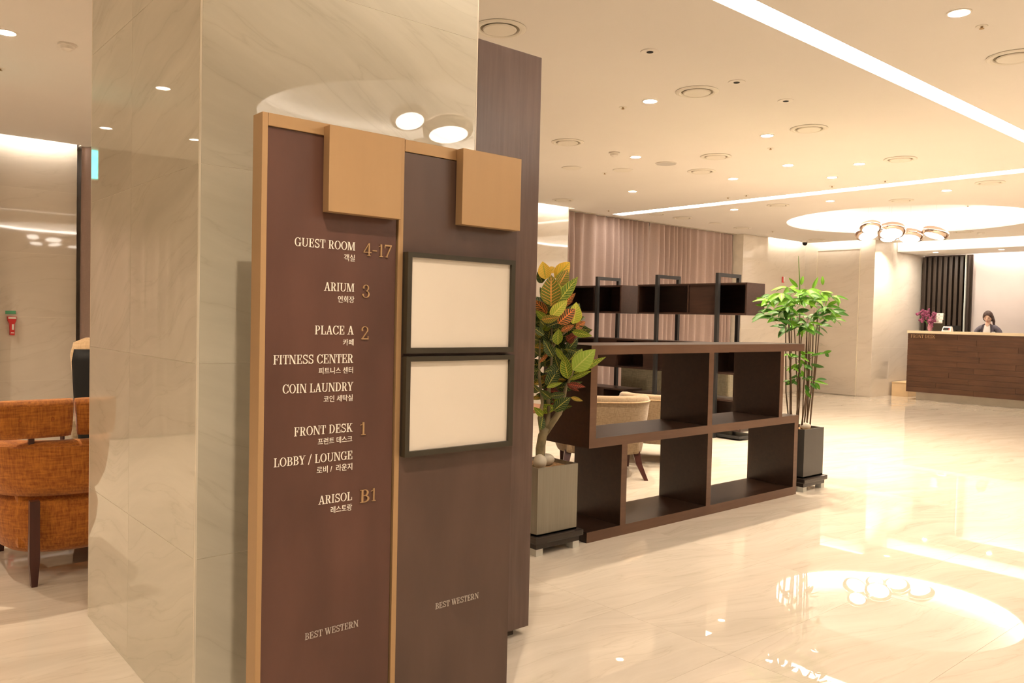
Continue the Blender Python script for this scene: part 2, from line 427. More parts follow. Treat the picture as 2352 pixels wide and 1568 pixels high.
outline = [(XW0, YW0), (15.16, YW0), (15.16, 6.84), (14.45-GAP, 6.84), (14.45-GAP, YR-GAP), (12.98, YR-GAP), (12.98, 8.6), (8.03, 8.6), (8.03, YR-GAP),
           (7.2, YR-GAP), (7.2, 8.9), (1.89, 8.9), (1.89, YL-GAP), (1.15, YL-GAP), (1.15, 8.9), (XW0, 8.9)]
L_holes = [[(1.0, 2.24), (9.04, 2.24), (9.04, 8.10), (8.82, 8.10), (8.82, 2.38), (1.0, 2.38)]]
holes = [circ(RING[0][0], RING[0][1], RING[1], 96), circ(RING2[0][0], RING2[0][1], RING2[1], 96)]+L_holes+[circ(x, y, .047, 24) for x, y in DOWN+DEXTRA]
ce = sheet('ceiling', outline, holes, ZC, ZC+.03, M['ceil']); ce['kind'] = 'structure'; ce['label'] = 'warm white painted ceiling with slots and round recesses'
struct('ceiling_void', B(XW0-.1, YW0-.1, 3.32, 17.3, 9.3, 3.36), M['ceil'])

# ring recesses
for k, ((cx, cy), r) in enumerate((RING, RING2)):
    m = MB().lathe([(r, ZC+.03), (r+.16, ZC+.03), (r+.16, ZC+.26), (r*.5, ZC+.30), (0, ZC+.31)], (cx, cy, 0), 96, cap=False)
    struct('ceiling_recess' if k == 0 else 'ceiling_recess.001', m, M['ceil'])
    c = thing('ring_light', ('round white cove light ring around the chandelier by the front desk', 'round white cove light ring behind the viewer, mirrored in the stone pillar')[k], 'cove light', (cx, cy, ZC+.03))
    obj('light_ring', MB().lathe([(r+.07, .0), (r+.13, .0), (r+.13, .04), (r+.07, .04)], (0, 0, 0), 96, close=True), M['ringled'], c, local=True)
# strip lights
def strip(name, label, x0, y0, x1, y1):
    t = thing(name, label, 'strip light', ((x0+x1)/2, (y0+y1)/2, ZC))
    obj('diffuser', B(x0+.002, y0+.002, ZC+.012, x1-.002, y1-.002, ZC+.03), M['strip'], t)
    return t
strip('strip_light', 'wide white light strip crossing the ceiling above the pillar and shelf', *STRIPS[0])
strip('strip_light', 'narrow white light strip reaching from the curtain to the wider strip', *STRIPS[1])

# walls
TILE_Z = [0, .55, 1.14, 1.735, 2.34, ZC]
def clad(parent, axis, plane, a0, a1, cuts, zs, sign, mat, t=.0042, gap=.0007):
    """stone slabs, each its own part, on plane axis=plane; sign = outward direction"""
    cuts = [a0]+list(cuts)+[a1]
    for i in range(len(cuts)-1):
        for j in range(len(zs)-1):
            u0, u1, z0, z1 = cuts[i]+gap, cuts[i+1]-gap, zs[j]+gap, zs[j+1]-gap
            p0, p1 = sorted((plane-sign*t, plane))
            c = ((u0+u1)/2, (p0+p1)/2, (z0+z1)/2) if axis == 1 else ((p0+p1)/2, (u0+u1)/2, (z0+z1)/2)
            m = B(u0, p0, z0, u1, p1, z1) if axis == 1 else B(p0, u0, z0, p1, u1, z1)
            obj('stone_tile', m, mat, parent, origin=c)
WZ = [0, .6, 1.2, 1.8, 2.4, 3.02]
w = struct('wall_north', B(XW0, 8.92, 0, 15, 9.1, 3.3), M['ceil'], 'rear wall behind the curtains')
w = struct('wall_north.001', B(1.15, YL+.001, 0, 1.88, 8.91, 3.3), M['joint'], 'beige stone wall beside the orange settee')
clad(w, 1, YL, 1.15, 1.88, [], WZ, -1, M['wallstone'])
w = struct('wall_north.002', B(7.2, YR+.001, 0, 8.03, 8.91, 3.3), M['joint'], 'beige stone pier between the pillar panel and the curtain')
clad(w, 1, YR, 7.2, 8.03, [], WZ, -1, M['wallstone'])
w = struct('wall_north.003', B(12.2, YR-.099, 0, 12.98, 8.91, ZC-.003), M['joint'], 'pale stone pier at the end of the curtain')
clad(w, 1, YR-.10, 12.2, 12.98, [], [0, .6, 1.2, 1.8, 2.4, ZC-.004], -1, M['wallstone'])
w = struct('wall_north.004', B(13.0, YR+.001, 0, 14.45, 8.91, 3.3), M['joint'], 'pale stone wall between pier and hidden door')
clad(w, 1, YR, 12.99, 14.45, [13.7], [0, .9, 1.8, 3.02], -1, M['wallstone'])
# far wall with the hidden door
DY0, DY1, DZ = 7.12, 7.94, 2.70
w = struct('wall_east', B(14.4702, 6.841, 0, 14.7, 8.3, 3.3), M['joint'], 'pale stone wall around the hidden door')
clad(w, 0, 14.45, 6.84, DY0-.012, [], [0, .9, 1.8, 3.02], -1, M['wallstone'], t=.0195)
clad(w, 0, 14.45, DY1+.012, YR, [], [0, .9, 1.8, 3.02], -1, M['wallstone'], t=.0195)
clad(w, 0, 14.45, DY0-.012, DY1+.012, [], [DZ+.01, 3.02], -1, M['wallstone'], t=.0195)
d = struct('door_1', B(14.455, DY0, .01, 14.468, DY1, DZ), M['door'], 'flush stone-faced hidden door with a small lever handle')
obj('door_frame', B(14.44, DY0-.012, 0, 14.456, DY0, DZ+.012).box(14.44, DY1, 0, 14.456, DY1+.012, DZ+.012).box(14.44, DY0, DZ, 14.456, DY1, DZ+.012), M['edge_trim'], d)
hp = P(1885, 792, 0, 14.44)
obj('door_handle', MB().tube([(14.455, hp.y, hp.z), (14.40, hp.y, hp.z), (14.39, hp.y-.03, hp.z), (14.39, hp.y-.15, hp.z-.01)], .011).lathe([(.0, 0), (.03, 0), (.03, .01), (0, .01)], (14.455, hp.y, hp.z), 16, M_=Matrix.Rotation(-PI/2, 3, 'Y')), M['kick_metal'], d)
# corner into the reception alcove
w = struct('wall_east.001', B(14.4705, 6.841, 0, 16.72, 7.1, 3.3), M['joint'], 'beige stone side wall of the reception alcove')
clad(w, 1, 6.84, 14.452, 16.50, [15.16], [0, .9, 1.8, 2.69], -1, M['wallstone'])
clad(w, 1, 6.84, 14.452, 15.32, [], [2.69, 3.02], -1, M['wallstone'])
w = struct('wall_east.002', B(16.5, -7, 0, 16.75, 6.84, 3.3), M['alcove_wall'], 'plain pale wall behind the front desk')
struct('trim_1', B(15.30, -7, 2.69, 15.34, 6.82, 3.1), M['ceil'], 'lit bulkhead above the front desk')
struct('ceiling.001', B(15.34, -7, 2.69, 16.36, 6.82, 2.73), M['ceil'], 'lowered ceiling over the front desk')
struct('wall_south', B(XW0-.2, YW0-.2, 0, 17.2, YW0, 3.3), M['wallstone'])
struct('wall_west', B(XW0-.2, YW0, 0, XW0, 9.1, 3.3), M['wallstone'])
# hidden cove strips
def cove(label, x0, y0, x1, y1, z=ZC+.055, mat='led'):
    t = thing('cove_light', label, 'cove light', ((x0+x1)/2, (y0+y1)/2, z))
    obj('light_strip', B(x0, y0, z, x1, y1, z+.02), M[mat], t)
cove('hidden cove strip over the stone wall beside the orange settee', 1.17, YL-GAP-.025, 1.87, YL-GAP-.004)
cove('hidden cove strip over the stone pier beside the curtain', 7.22, YR-GAP-.025, 8.02, YR-GAP-.004)
cove('hidden cove strip over the wall beyond the curtain', 13.0, YR-GAP-.025, 14.25, YR-GAP-.004)
cove('hidden cove strip over the stone-faced door', 14.45-GAP-.025, 6.9, 14.45-GAP-.004, 8.0)
cove('hidden cove strip in front of the bulkhead over the desk', 15.13, -6, 15.155, 6.8)
cove('hidden cove strip over the wall behind the desk', 16.33, -6, 16.355, 5.9, 2.765, 'led_soft')

# stone pillar
pl = struct('pillar', B(PX0+.001, PY0+.001, 0, PX1-.001, PY1-.001, ZC-.002), M['joint'], 'square pillar clad in polished grey-beige veined stone')
TZ = [0, .55, 1.14, 1.735, 2.34, ZC-.002]
clad(pl, 0, PX0, PY0+.006, PY1-.006, [3.125], TZ, -1, M['pillar'])
clad(pl, 0, PX1, PY0+.006, PY1-.006, [3.125], TZ, 1, M['pillar'])
clad(pl, 1, PY0, PX0+.006, PX1-.006, [], TZ, -1, M['pillar'])
clad(pl, 1, PY1, PX0+.006, PX1-.006, [], TZ, 1, M['pillar'])
for x, y in ((PX0, PY0), (PX1, PY0), (PX0, PY1), (PX1, PY1)):
    sx = 1 if x == PX0 else -1; sy = 1 if y == PY0 else -1
    obj('corner_trim', B(min(x, x+sx*.005), min(y, y+sy*.005), 0, max(x, x+sx*.005), max(y, y+sy*.005), ZC-.002), M['edge_trim'], pl)

# tall brown panel beside the pillar
t = thing('wood_screen_panel', 'tall dark brown wood-grain panel standing against the stone pillar', 'panel', (2.05, 2.5, 0))
obj('panel_board', B(PX1+.004, PY0+.004, .03, 2.215, PY0+.30, 2.352), M['panelwood'], t, bevel=.0015)
obj('kick_base', B(PX1+.004, PY0+.03, 0, 2.155, PY0+.26, .03), M['kick'], t)

# ------------------------------------------------------------------ lettering
def rect(x0, y0, x1, y1): return [(x0, y0), (x1, y0), (x1, y1), (x0, y1)]
def bowl(cx, cy, rx, ry, a0, a1, tv=.128, th=.05, n=18):
    out = []
    for k in range(n):
        a, b = R(a0+(a1-a0)*k/n), R(a0+(a1-a0)*(k+1)/n)
        f = lambda t, o: (cx+(rx-(0 if o else tv))*math.cos(t), cy+(ry-(0 if o else th))*math.sin(t))
        out.append([f(a, 1), f(b, 1), f(b, 0), f(a, 0)])
    return out
def dg_(x0, y0, x1, y1, w): return [(x0-w/2, y0), (x0+w/2, y0), (x1+w/2, y1), (x1-w/2, y1)]
SW, TN = .128, .052
def stem(x, y0=0, y1=1, w=SW, sb=True, st=True, e=.085):
    o = [rect(x-w/2, y0, x+w/2, y1)]
    if sb: o.append(rect(x-w/2-e, y0, x+w/2+e, y0+TN))
    if st: o.append(rect(x-w/2-e, y1-TN, x+w/2+e, y1))
    return o
def glyph(c):
    if c == ' ': return [], .34
    if c == 'A': return [dg_(.14, 0, .385, 1, .06), dg_(.64, 0, .40, 1, .145), rect(.22, .30, .56, .30+TN), rect(.0, 0, .28, TN), rect(.48, 0, .80, TN)], .80
    if c == 'B': return stem(.2)+bowl(.36, .745, .26, .255, -90, 90)+bowl(.36, .27, .31, .27, -90, 90)+[rect(.2, .49, .37, .54), rect(.2, 0, .37, TN), rect(.2, 1-TN, .37, 1)], .72
    if c == 'C': return bowl(.41, .5, .37, .51, 42, 318)+[rect(.66, .66, .715, 1.0), rect(.64, .12, .73, .30)], .78
    if c == 'D': return stem(.2)+bowl(.36, .5, .39, .5, -90, 90)+[rect(.2, 0, .37, TN), rect(.2, 1-TN, .37, 1)], .82
    if c in 'EF':
        o = stem(.2)+[rect(.2, 1-TN, .62, 1), rect(.575, .70, .63, 1), rect(.2, .49, .48, .49+TN), rect(.44, .38, .49, .66)]
        if c == 'E': o += [rect(.2, 0, .64, TN), rect(.6, 0, .655, .31)]
        return o, .72 if c == 'E' else .68
    if c == 'G': return bowl(.41, .5, .37, .51, 42, 330)+[rect(.64, .66, .70, 1.0)]+stem(.66, .02, .42, .14, False, True), .84
    if c == 'I': return stem(.2), .42
    if c == 'K': return stem(.2)+[dg_(.28, .36, .64, 1, .06), dg_(.66, 0, .40, .56, .145), rect(.5, 1-TN, .78, 1), rect(.52, 0, .84, TN)], .84
    if c == 'L': return stem(.2)+[rect(.2, 0, .62, TN), rect(.58, 0, .635, .36)], .68
    if c == 'M': return stem(.14, w=.055)+stem(.86, w=SW)+[dg_(.48, 0, .2, 1, .145), dg_(.5, 0, .80, 1, .05)], 1.04
    if c == 'N': return stem(.15, w=.055)+stem(.72, w=.055)+[dg_(.70, 0, .2, 1, .145)], .88
    if c == 'O': return bowl(.42, .5, .38, .51, 0, 360, n=32), .84
    if c in 'PR':
        o = stem(.2)+bowl(.36, .72, .28, .28, -90, 90)+[rect(.2, .44, .37, .44+TN), rect(.2, 1-TN, .37, 1)]
        if c == 'R': o += [dg_(.60, 0, .42, .47, .15), rect(.56, 0, .76, TN)]
        return o, .70 if c == 'P' else .78
    if c == 'S': return bowl(.34, .745, .26, .265, 30, 270, .09, .10)+bowl(.34, .255, .28, .265, -150, 90, .09, .10)+[rect(.53, .68, .58, 1), rect(.07, 0, .12, .34)], .68
    if c == 'T': return stem(.35, st=False)+[rect(.04, 1-TN, .66, 1), rect(.04, .66, .095, 1), rect(.605, .66, .66, 1)], .70
    if c == 'U': return stem(.2, .3, 1, sb=False)+stem(.70, .3, 1, .055, sb=False)+bowl(.425, .3, .302, .31, 180, 360, .10, .06), .86
    if c == 'W': return [dg_(.34, 0, .13, 1, .145), dg_(.36, 0, .55, 1, .055), dg_(.74, 0, .53, 1, .145), dg_(.76, 0, .96, 1, .055), rect(0, 1-TN, .28, 1), rect(.40, 1-TN, .68, 1), rect(.84, 1-TN, 1.06, 1)], 1.08
    if c == 'Y': return stem(.38, 0, .5, st=False)+[dg_(.36, .44, .14, 1, .145), dg_(.41, .44, .66, 1, .055), rect(0, 1-TN, .28, 1), rect(.54, 1-TN, .78, 1)], .78
    if c == '/': return [dg_(.02, -.12, .36, 1.08, .07)], .42
    if c == '-': return [rect(.04, .40, .36, .48)], .42
    if c == '1': return stem(.26, w=.085, st=False)+[[(.08, .80), (.2, .86), (.2, 1), (.30, 1), (.30, .9), (.08, .76)]], .46
    if c == '2': return bowl(.3, .72, .25, .28, -25, 185, .085, .045)+[dg_(.12, .05, .48, .62, .07), rect(.05, 0, .56, .10), rect(.52, 0, .57, .26), rect(.06, .64, .17, .76)], .62
    if c == '3': return bowl(.28, .75, .22, .25, -90, 170, .08, .04)+bowl(.28, .27, .27, .27, -170, 90, .09, .04)+[rect(.05, .70, .16, .80), rect(.0, .18, .12, .30)], .60
    if c == '4': return stem(.42, 0, 1, .085, st=False)+[dg_(.05, .28, .42, 1, .045), rect(.02, .25, .60, .31)], .64
    if c == '7': return [rect(.05, .88, .58, 1), rect(.05, .72, .10, 1), dg_(.2, 0, .53, .9, .075), rect(.12, 0, .30, TN)], .62
    return [], .3
def serif(text, XL, XR, zb, ch, yf, th, name, mat, parent, axis=1, label=None):
    polys, x = [], 0
    for c in text:
        g, w_ = glyph(c)
        polys += [[(px+x, py) for px, py in p] for p in g]; x += w_
    xs = [p[0] for q in polys for p in q]; x0, x1 = min(xs), max(xs)
    m = MB()
    for k, p in enumerate(polys):
        dq = k*2e-6
        pts = [(XL+(a-x0)/(x1-x0)*(XR-XL), zb+b*ch) for a, b in p]
        if axis == 1: m.prism(pts, yf-th-dq, yf, lambda u, v, q: (u, q, v))
        else: m.prism(pts, yf-th, yf, lambda u, v, q: (q, u, v))
    return obj(name, m, mat, parent, label=label)
def hangul(text, XL, XR, z0, z1, yf, th, name, mat, parent, rot=True):
    cu = bpy.data.curves.new('t', 'FONT'); cu.body = text; cu.extrude = .01; cu.size = 1; cu.resolution_u = 3
    t = bpy.data.objects.new('t', cu); COL.objects.link(t)
    dg = bpy.context.evaluated_depsgraph_get(); dg.update()
    me = bpy.data.meshes.new_from_object(t.evaluated_get(dg)); bpy.data.objects.remove(t); bpy.data.curves.remove(cu)
    v = np.zeros(len(me.vertices)*3); me.vertices.foreach_get('co', v); v = v.reshape(-1, 3)
    lo, hi = v.min(0), v.max(0); q = (v-lo)/np.maximum(hi-lo, 1e-6)
    out = np.stack([XL+q[:, 0]*(XR-XL), yf-th*q[:, 2], z0+q[:, 1]*(z1-z0)], 1)
    me.vertices.foreach_set('co', out.ravel()); me.update(); me.materials.clear(); me.materials.append(mat); me.name = name
    return obj(name, me, mat, parent)

# ------------------------------------------------------------------ directory sign
SY = 2.0
SX0, SX1, STOP = P(603, 267, 1, SY).x, P(1180, 900, 1, SY).x, 1.812
def SP(px, py, y=None): return P(px, py, 1, SY if y is None else y)
sg = thing('directory_sign', 'freestanding bronze-edged brown lobby directory with floor names and two blank inserts', 'sign', ((SX0+SX1)/2, SY+.03, 0))
xa, xb = SP(616.5, 287).x, SP(907.5, 900).x      # left brown panel
xc = SP(920, 900).x                               # right panel start
ztop_in = SP(620, 288).z
# bronze frame: left stile, middle stile, top rails, back
obj('bronze_stile', B(SX0, SY, 0, xa-.0008, SY+.058, STOP), M['bronze'], sg, bevel=.001)
obj('bronze_stile', B(xb+.0015, SY, 0, xc-.0008, SY+.058, STOP-.03), M['bronze'], sg, bevel=.001)
obj('top_rail', B(xa, SY, ztop_in, xc-.001, SY+.058, STOP), M['bronze'], sg, bevel=.001)
obj('top_rail', B(xc, SY, ztop_in-.004, SX1, SY+.058, STOP-.002), M['bronze'], sg, bevel=.001)
obj('back_board', B(xa, SY+.02, 0, SX1, SY+.058, ztop_in-.005), M['frame'], sg)
obj('brown_panel', B(xa, SY+.006, 0, xb-.003, SY+.019, ztop_in-.001), M['brown'], sg)
obj('brown_panel', B(xc, SY+.003, 0, SX1, SY+.019, ztop_in-.006), M['brown2'], sg, label='cooler grey-brown panel carrying the two blank inserts')
# bronze squares
QY = SY-.034
def square(tl, tr, br, bl):
    a, b = SP(*tl, QY), SP(*tr, QY); c, d_ = SP(*br, QY), SP(*bl, QY)
    return obj('bronze_square', B((a.x+d_.x)/2, QY, (c.z+d_.z)/2, (b.x+c.x)/2, SY-.0005, (a.z+b.z)/2), M['bronze'], sg, bevel=.0012)
square((758, 289), (925, 315), (921, 502), (754, 486))
square((1064, 342), (1198, 363), (1195, 529), (1061, 516))
# insert frames
FY = SY-.024
def insert(otl, otr, obl, obr, itl, itr, ibl, ibr):
    g = lambda a, b, k: (getattr(SP(*a, FY), k)+getattr(SP(*b, FY), k))/2
    x0, x1, z0, z1 = g(otl, obl, 'x'), g(otr, obr, 'x'), g(obl, obr, 'z'), g(otl, otr, 'z')
    u0, u1, w0, w1 = g(itl, ibl, 'x'), g(itr, ibr, 'x'), g(ibl, ibr, 'z'), g(itl, itr, 'z')
    fr = MB()
    fn = lambda a, b, q: (a, q, b)
    y1 = SY+.002
    fr.prism([(x0, z0), (x0, z1), (u0, w1), (u0, w0)], FY, y1, fn); fr.prism([(x1, z0), (x1, z1), (u1, w1), (u1, w0)], FY, y1, fn)
    fr.prism([(x0, z1), (x1, z1), (u1, w1), (u0, w1)], FY, y1, fn); fr.prism([(x0, z0), (x1, z0), (u1, w0), (u0, w0)], FY, y1, fn)
    f = obj('insert_frame', fr, M['frame'], sg)
    obj('blank_insert', B(u0, FY+.010, w0, u1, FY+.014, w1), M['print'], f)
insert((937.4, 578.4), (1184, 597.6), (934, 810.6), (1180, 809.6), (947, 590.6), (1175.6, 607), (944, 798.5), (1172.4, 797))
insert((932.7, 817.6), (1181, 816), (931, 1049.7), (1177.6, 1024), (943, 829.7), (1171, 826), (940.6, 1036), (1168, 1013.7))
TY = SY+.0058
def line(txt, bl, br, ch, name='lettering', mat='whitetxt', th=.0015, yf=TY):
    a, b = SP(*bl, yf), SP(*br, yf)
    t_ = SP(br[0], br[1]-ch, yf)
    serif(txt, a.x, b.x, (a.z+b.z)/2, (t_.z-b.z)*1.0, yf, th, name, M[mat], sg)
def kline(txt, l, t_, r, b, yf=TY):
    p, q = SP(l, b, yf), SP(r, b, yf); p2, q2 = SP(l, t_, yf), SP(r, t_, yf)
    hangul(txt, p.x, q.x, (p.z+q.z)/2, (p2.z+q2.z)/2, yf, .0015, 'lettering', M['whitetxt'], sg)
line('GUEST ROOM', (676.6, 566.3), (815, 573.7), 19)
kline('객실', 789.8, 584, 814.3, 600)
line('4-17', (833.8, 588), (898.2, 590.6), 28.5, 'floor_number', 'bronze', .0035)
line('ARIUM', (743.9, 667.7), (813, 669.6), 19)
kline('연회장', 775.8, 679.5, 813, 695)
line('3', (830.9, 683.5), (847.5, 684), 30, 'floor_number', 'bronze', .0035)
line('PLACE A', (723, 768), (812, 767.5), 19.5)
kline('카페', 787.6, 778.5, 811.5, 793)
line('2', (829, 779.5), (845, 779), 30, 'floor_number', 'bronze', .0035)
line('FITNESS CENTER', (627.5, 836), (810.5, 833.5), 20)
kline('피트니스 센터', 731.8, 843, 810, 858)
line('COIN LAUNDRY', (648.9, 903.4), (810.8, 896.7), 19.5)
kline('코인 세탁실', 743, 907, 809.6, 922)
line('FRONT DESK', (675.3, 1001), (809.6, 991.4), 19.5)
kline('프런트 데스크', 729.8, 1003, 808.3, 1018)
line('1', (826.8, 998.7), (838.6, 998), 29, 'floor_number', 'bronze', .0035)
line('LOBBY / LOUNGE', (628.8, 1072), (808.3, 1054.5), 19)
kline('로비 /  라운지', 727.3, 1067, 808.3, 1083)
line('ARISOL', (730.8, 1157.5), (807.7, 1149), 19)
kline('레스토랑', 759.5, 1159.5, 807.7, 1175)
line('B1', (826, 1154.3), (861.5, 1149), 29, 'floor_number', 'bronze', .0035)
line('BEST WESTERN', (700.3, 1468), (822.3, 1439), 14.5, mat='greytxt', th=.001)
line('BEST WESTERN', (1000, 1398.8), (1098.5, 1373), 13, mat='greytxt', th=.001, yf=SY+.0028)

# ------------------------------------------------------------------ low open shelf
SHY, SHD = 3.225, .40
sh = thing('low_open_shelf', 'low dark brown open shelf with staggered bays between two potted plants', 'shelf', (4.5, SHY+.2, 0))
X0, X1, SHT = 3.370, 5.66, 1.150
T = .055
def board(x0, z0, x1, z1, name, label=None):
    m = B(x0, SHY+.002, z0, x1, SHY+SHD, z1)
    o = obj(name, m, M['shelf'], sh, origin=((x0+x1)/2, SHY+.2, (z0+z1)/2))
    obj('lit_front_face', B(x0, SHY, z0, x1, SHY+.0025, z1), M['shelf_lit'], o, label='front face coloured lighter as if lit')
    return o
board(X0, SHT-T, 5.715, SHT, 'top_board')
board(X0, .552, 5.66, .552+T, 'shelf_board')
board(X0, 0, 5.66, .062, 'bottom_board')
board(X0, .552+T, X0+T, SHT-T, 'upright')
board(4.505, .552+T, 4.505+T-.003, SHT-T, 'upright')
board(5.385, .552+T, 5.385+T-.01, SHT-T, 'upright')
board(3.655, .062, 3.705, .552, 'upright')
board(4.515, .062, 4.565, .552, 'upright')
board(5.61, .062, 5.66, .552, 'upright')

# ------------------------------------------------------------------ planters
def planter(name, label, x0, x1, y0, d, ztop, mat):
    t = thing(name, label, 'planter', ((x0+x1)/2, y0+d/2, 0))
    zb = .105
    m = MB(); w_ = .008
    m.box(x0, y0, zb, x1, y0+w_, ztop).box(x0, y0+d-w_, zb, x1, y0+d, ztop).box(x0, y0+w_, zb, x0+w_, y0+d-w_, ztop).box(x1-w_, y0+w_, zb, x1, y0+d-w_, ztop).box(x0, y0, zb, x1, y0+d, zb+.01)
    obj('planter_box', m, mat, t)
    obj('soil', B(x0+w_, y0+w_, ztop-.10, x1-w_, y0+d-w_, ztop-.022), M['soil'], t)
    r = MB().box(x0-.03, y0-.03, .068, x1+.03, y0+d+.03, zb)
    obj('tray', r, M['tray'], t, bevel=.008)
    obj('tray_base', B(x0-.012, y0-.012, .038, x1+.012, y0+d+.012, .068), M['tray'], t)
    for a in (x0-.012, x1+.012-.05):
        for b in (y0-.012, y0+d+.012-.05):
            obj('foot', B(a, b, 0, a+.05, b+.05, .038), M['foot'], t)
    return t
pA = P(1321, 1063, 1, 3.225)
planter('square_planter', 'brushed steel square planter holding the croton beside the sign panel', 2.965, 3.272, 3.215, .30, pA.z, M['steel'])
pB = P(1888, 981, 1, 3.24)
planter('square_planter', 'dark slate square planter holding the umbrella plant at the shelf end', 5.775, 6.07, 3.235, .30, pB.z, M['slate'])
def pebble(c, r, rz, label):
    m = MB().ell((0, 0, 0), r, 20, 12)
    m.v = [(x*(1+.06*math.sin(3*y/r[1])), y, z*(1+.05*math.cos(2*x/r[0]))) for x, y, z in m.v]
    o = obj('pebble', m, M['pebble'], smooth=True, local=True); o.location = c; o.rotation_euler = (0, 0, rz)
    tag(o, label, 'pebble', 'smooth grey pebbles on the planter soil')
zA, zB = pA.z-.022, pB.z-.022
pebble((3.055, 3.30, zA+.038), (.055, .038, .04), .9, 'smooth grey pebble nearest the croton trunk in the steel planter')
pebble((3.155, 3.36, zA+.032), (.058, .042, .034), -.2, 'flatter grey pebble towards the shelf in the steel planter')
pebble((5.955, 3.33, zB+.026), (.055, .04, .028), .1, 'grey pebble in the dark slate planter')

# leaves
def leaf_mesh(name, mat, L=1., Wd=.4, curl=.25, fold=.2, tip=.75, n=8):
    vs, fs, uv = [], [], []
    for i in range(n+1):
        v = i/n; w_ = Wd*math.sin(PI*v**tip)**.85 if 0 < v < 1 else 0
        for j, u in enumerate((-1, -.5, 0, .5, 1)):
            vs.append((u*w_/2, v*L, fold*abs(u)*w_/2+curl*L*(-(v*v))*.5)); uv.append((.5+u/2, v))
    for i in range(n):
        for j in range(4):
            a = i*5+j; fs.append((a, a+1, a+6, a+5))
    me = bpy.data.meshes.new(name); me.from_pydata(vs, [], fs)
    ul = me.uv_layers.new(name='UVMap')
    for lp in me.loops: ul.data[lp.index].uv = uv[lp.vertex_index]
    me.materials.append(mat)
    for p in me.polygons: p.use_smooth = True
    return me
def place_leaf(me, base, tip, width, parent, normal=None, roll=0., Wd=.4):
    base, tip = Vector(base), Vector(tip); y = tip-base; L = y.length; y.normalize()
    nrm = Vector(normal) if normal is not None else (CP-base)
    nrm = nrm-y*nrm.dot(y)
    if nrm.length < 1e-4: nrm = Vector((0, 0, 1)); nrm -= y*nrm.dot(y)
    nrm.normalize(); x = y.cross(nrm)
    Mx = Matrix.Rotation(roll, 3, y); x = Mx @ x; nrm = Mx @ nrm
    sx = width/Wd
    o = bpy.data.objects.new('leaf', me); link(o, parent)
    pl_ = parent.location
    o.matrix_basis = Matrix(((x.x*sx, y.x*L, nrm.x*sx, base.x-pl_.x), (x.y*sx, y.y*L, nrm.y*sx, base.y-pl_.y), (x.z*sx, y.z*L, nrm.z*sx, base.z-pl_.z), (0, 0, 0, 1)))
    return o

# croton
cb = Vector((3.07, 3.385, zA))
cr = thing('croton_plant', 'croton with broad yellow, green and orange-veined leaves in the steel planter', 'plant', cb)
def CPt(px, py, off=0.):
    # a point near the plant's own upright plane, off metres towards the viewer
    d = CR*((px-W/2)/FPX)+CU*(-(py-H/2)/FPX)+_f
    dep = (Vector((3.10, 3.38, EYE))-CP).dot(_f)
    return CP+d*((dep-off)/d.dot(_f))
trunk = MB()
tb = [CPt(1240, 1066), CPt(1241, 1030), CPt(1246, 1000), CPt(1256, 982)]
trunk.tube([Vector((cb.x, cb.y, zA-.04))]+tb, [.030, .029, .027, .026, .024], 10)
trunk.tube([CPt(1254, 990), CPt(1270, 968), CPt(1284, 948), CPt(1293, 925), CPt(1298, 895), CPt(1303, 880)], [.022, .019, .018, .013, .010, .006], 10)
trunk.tube([CPt(1254, 988), CPt(1259, 965), CPt(1261, 940), CPt(1259, 915), CPt(1266, 850), CPt(1268, 780), CPt(1266, 705)], [.018, .015, .013, .011, .009, .007, .004], 10)
trunk.tube([CPt(1246, 998), CPt(1240, 960), CPt(1246, 925), CPt(1238, 860), CPt(1240, 780)], [.016, .014, .010, .008, .004], 10)
trunk.tube([CPt(1300, 890), CPt(1312, 862), CPt(1318, 848)], [.008, .006, .004], 8)
trunk.tube([CPt(1267, 800), CPt(1290, 770), CPt(1315, 750)], [.007, .005, .003], 8)
obj('trunk', trunk, M['trunk'], cr, smooth=True)
LM = {k: leaf_mesh('leaf', M['lf_'+k]) for k in ('yellow', 'yg', 'green', 'pale', 'olive', 'dark', 'orange', 'red')}
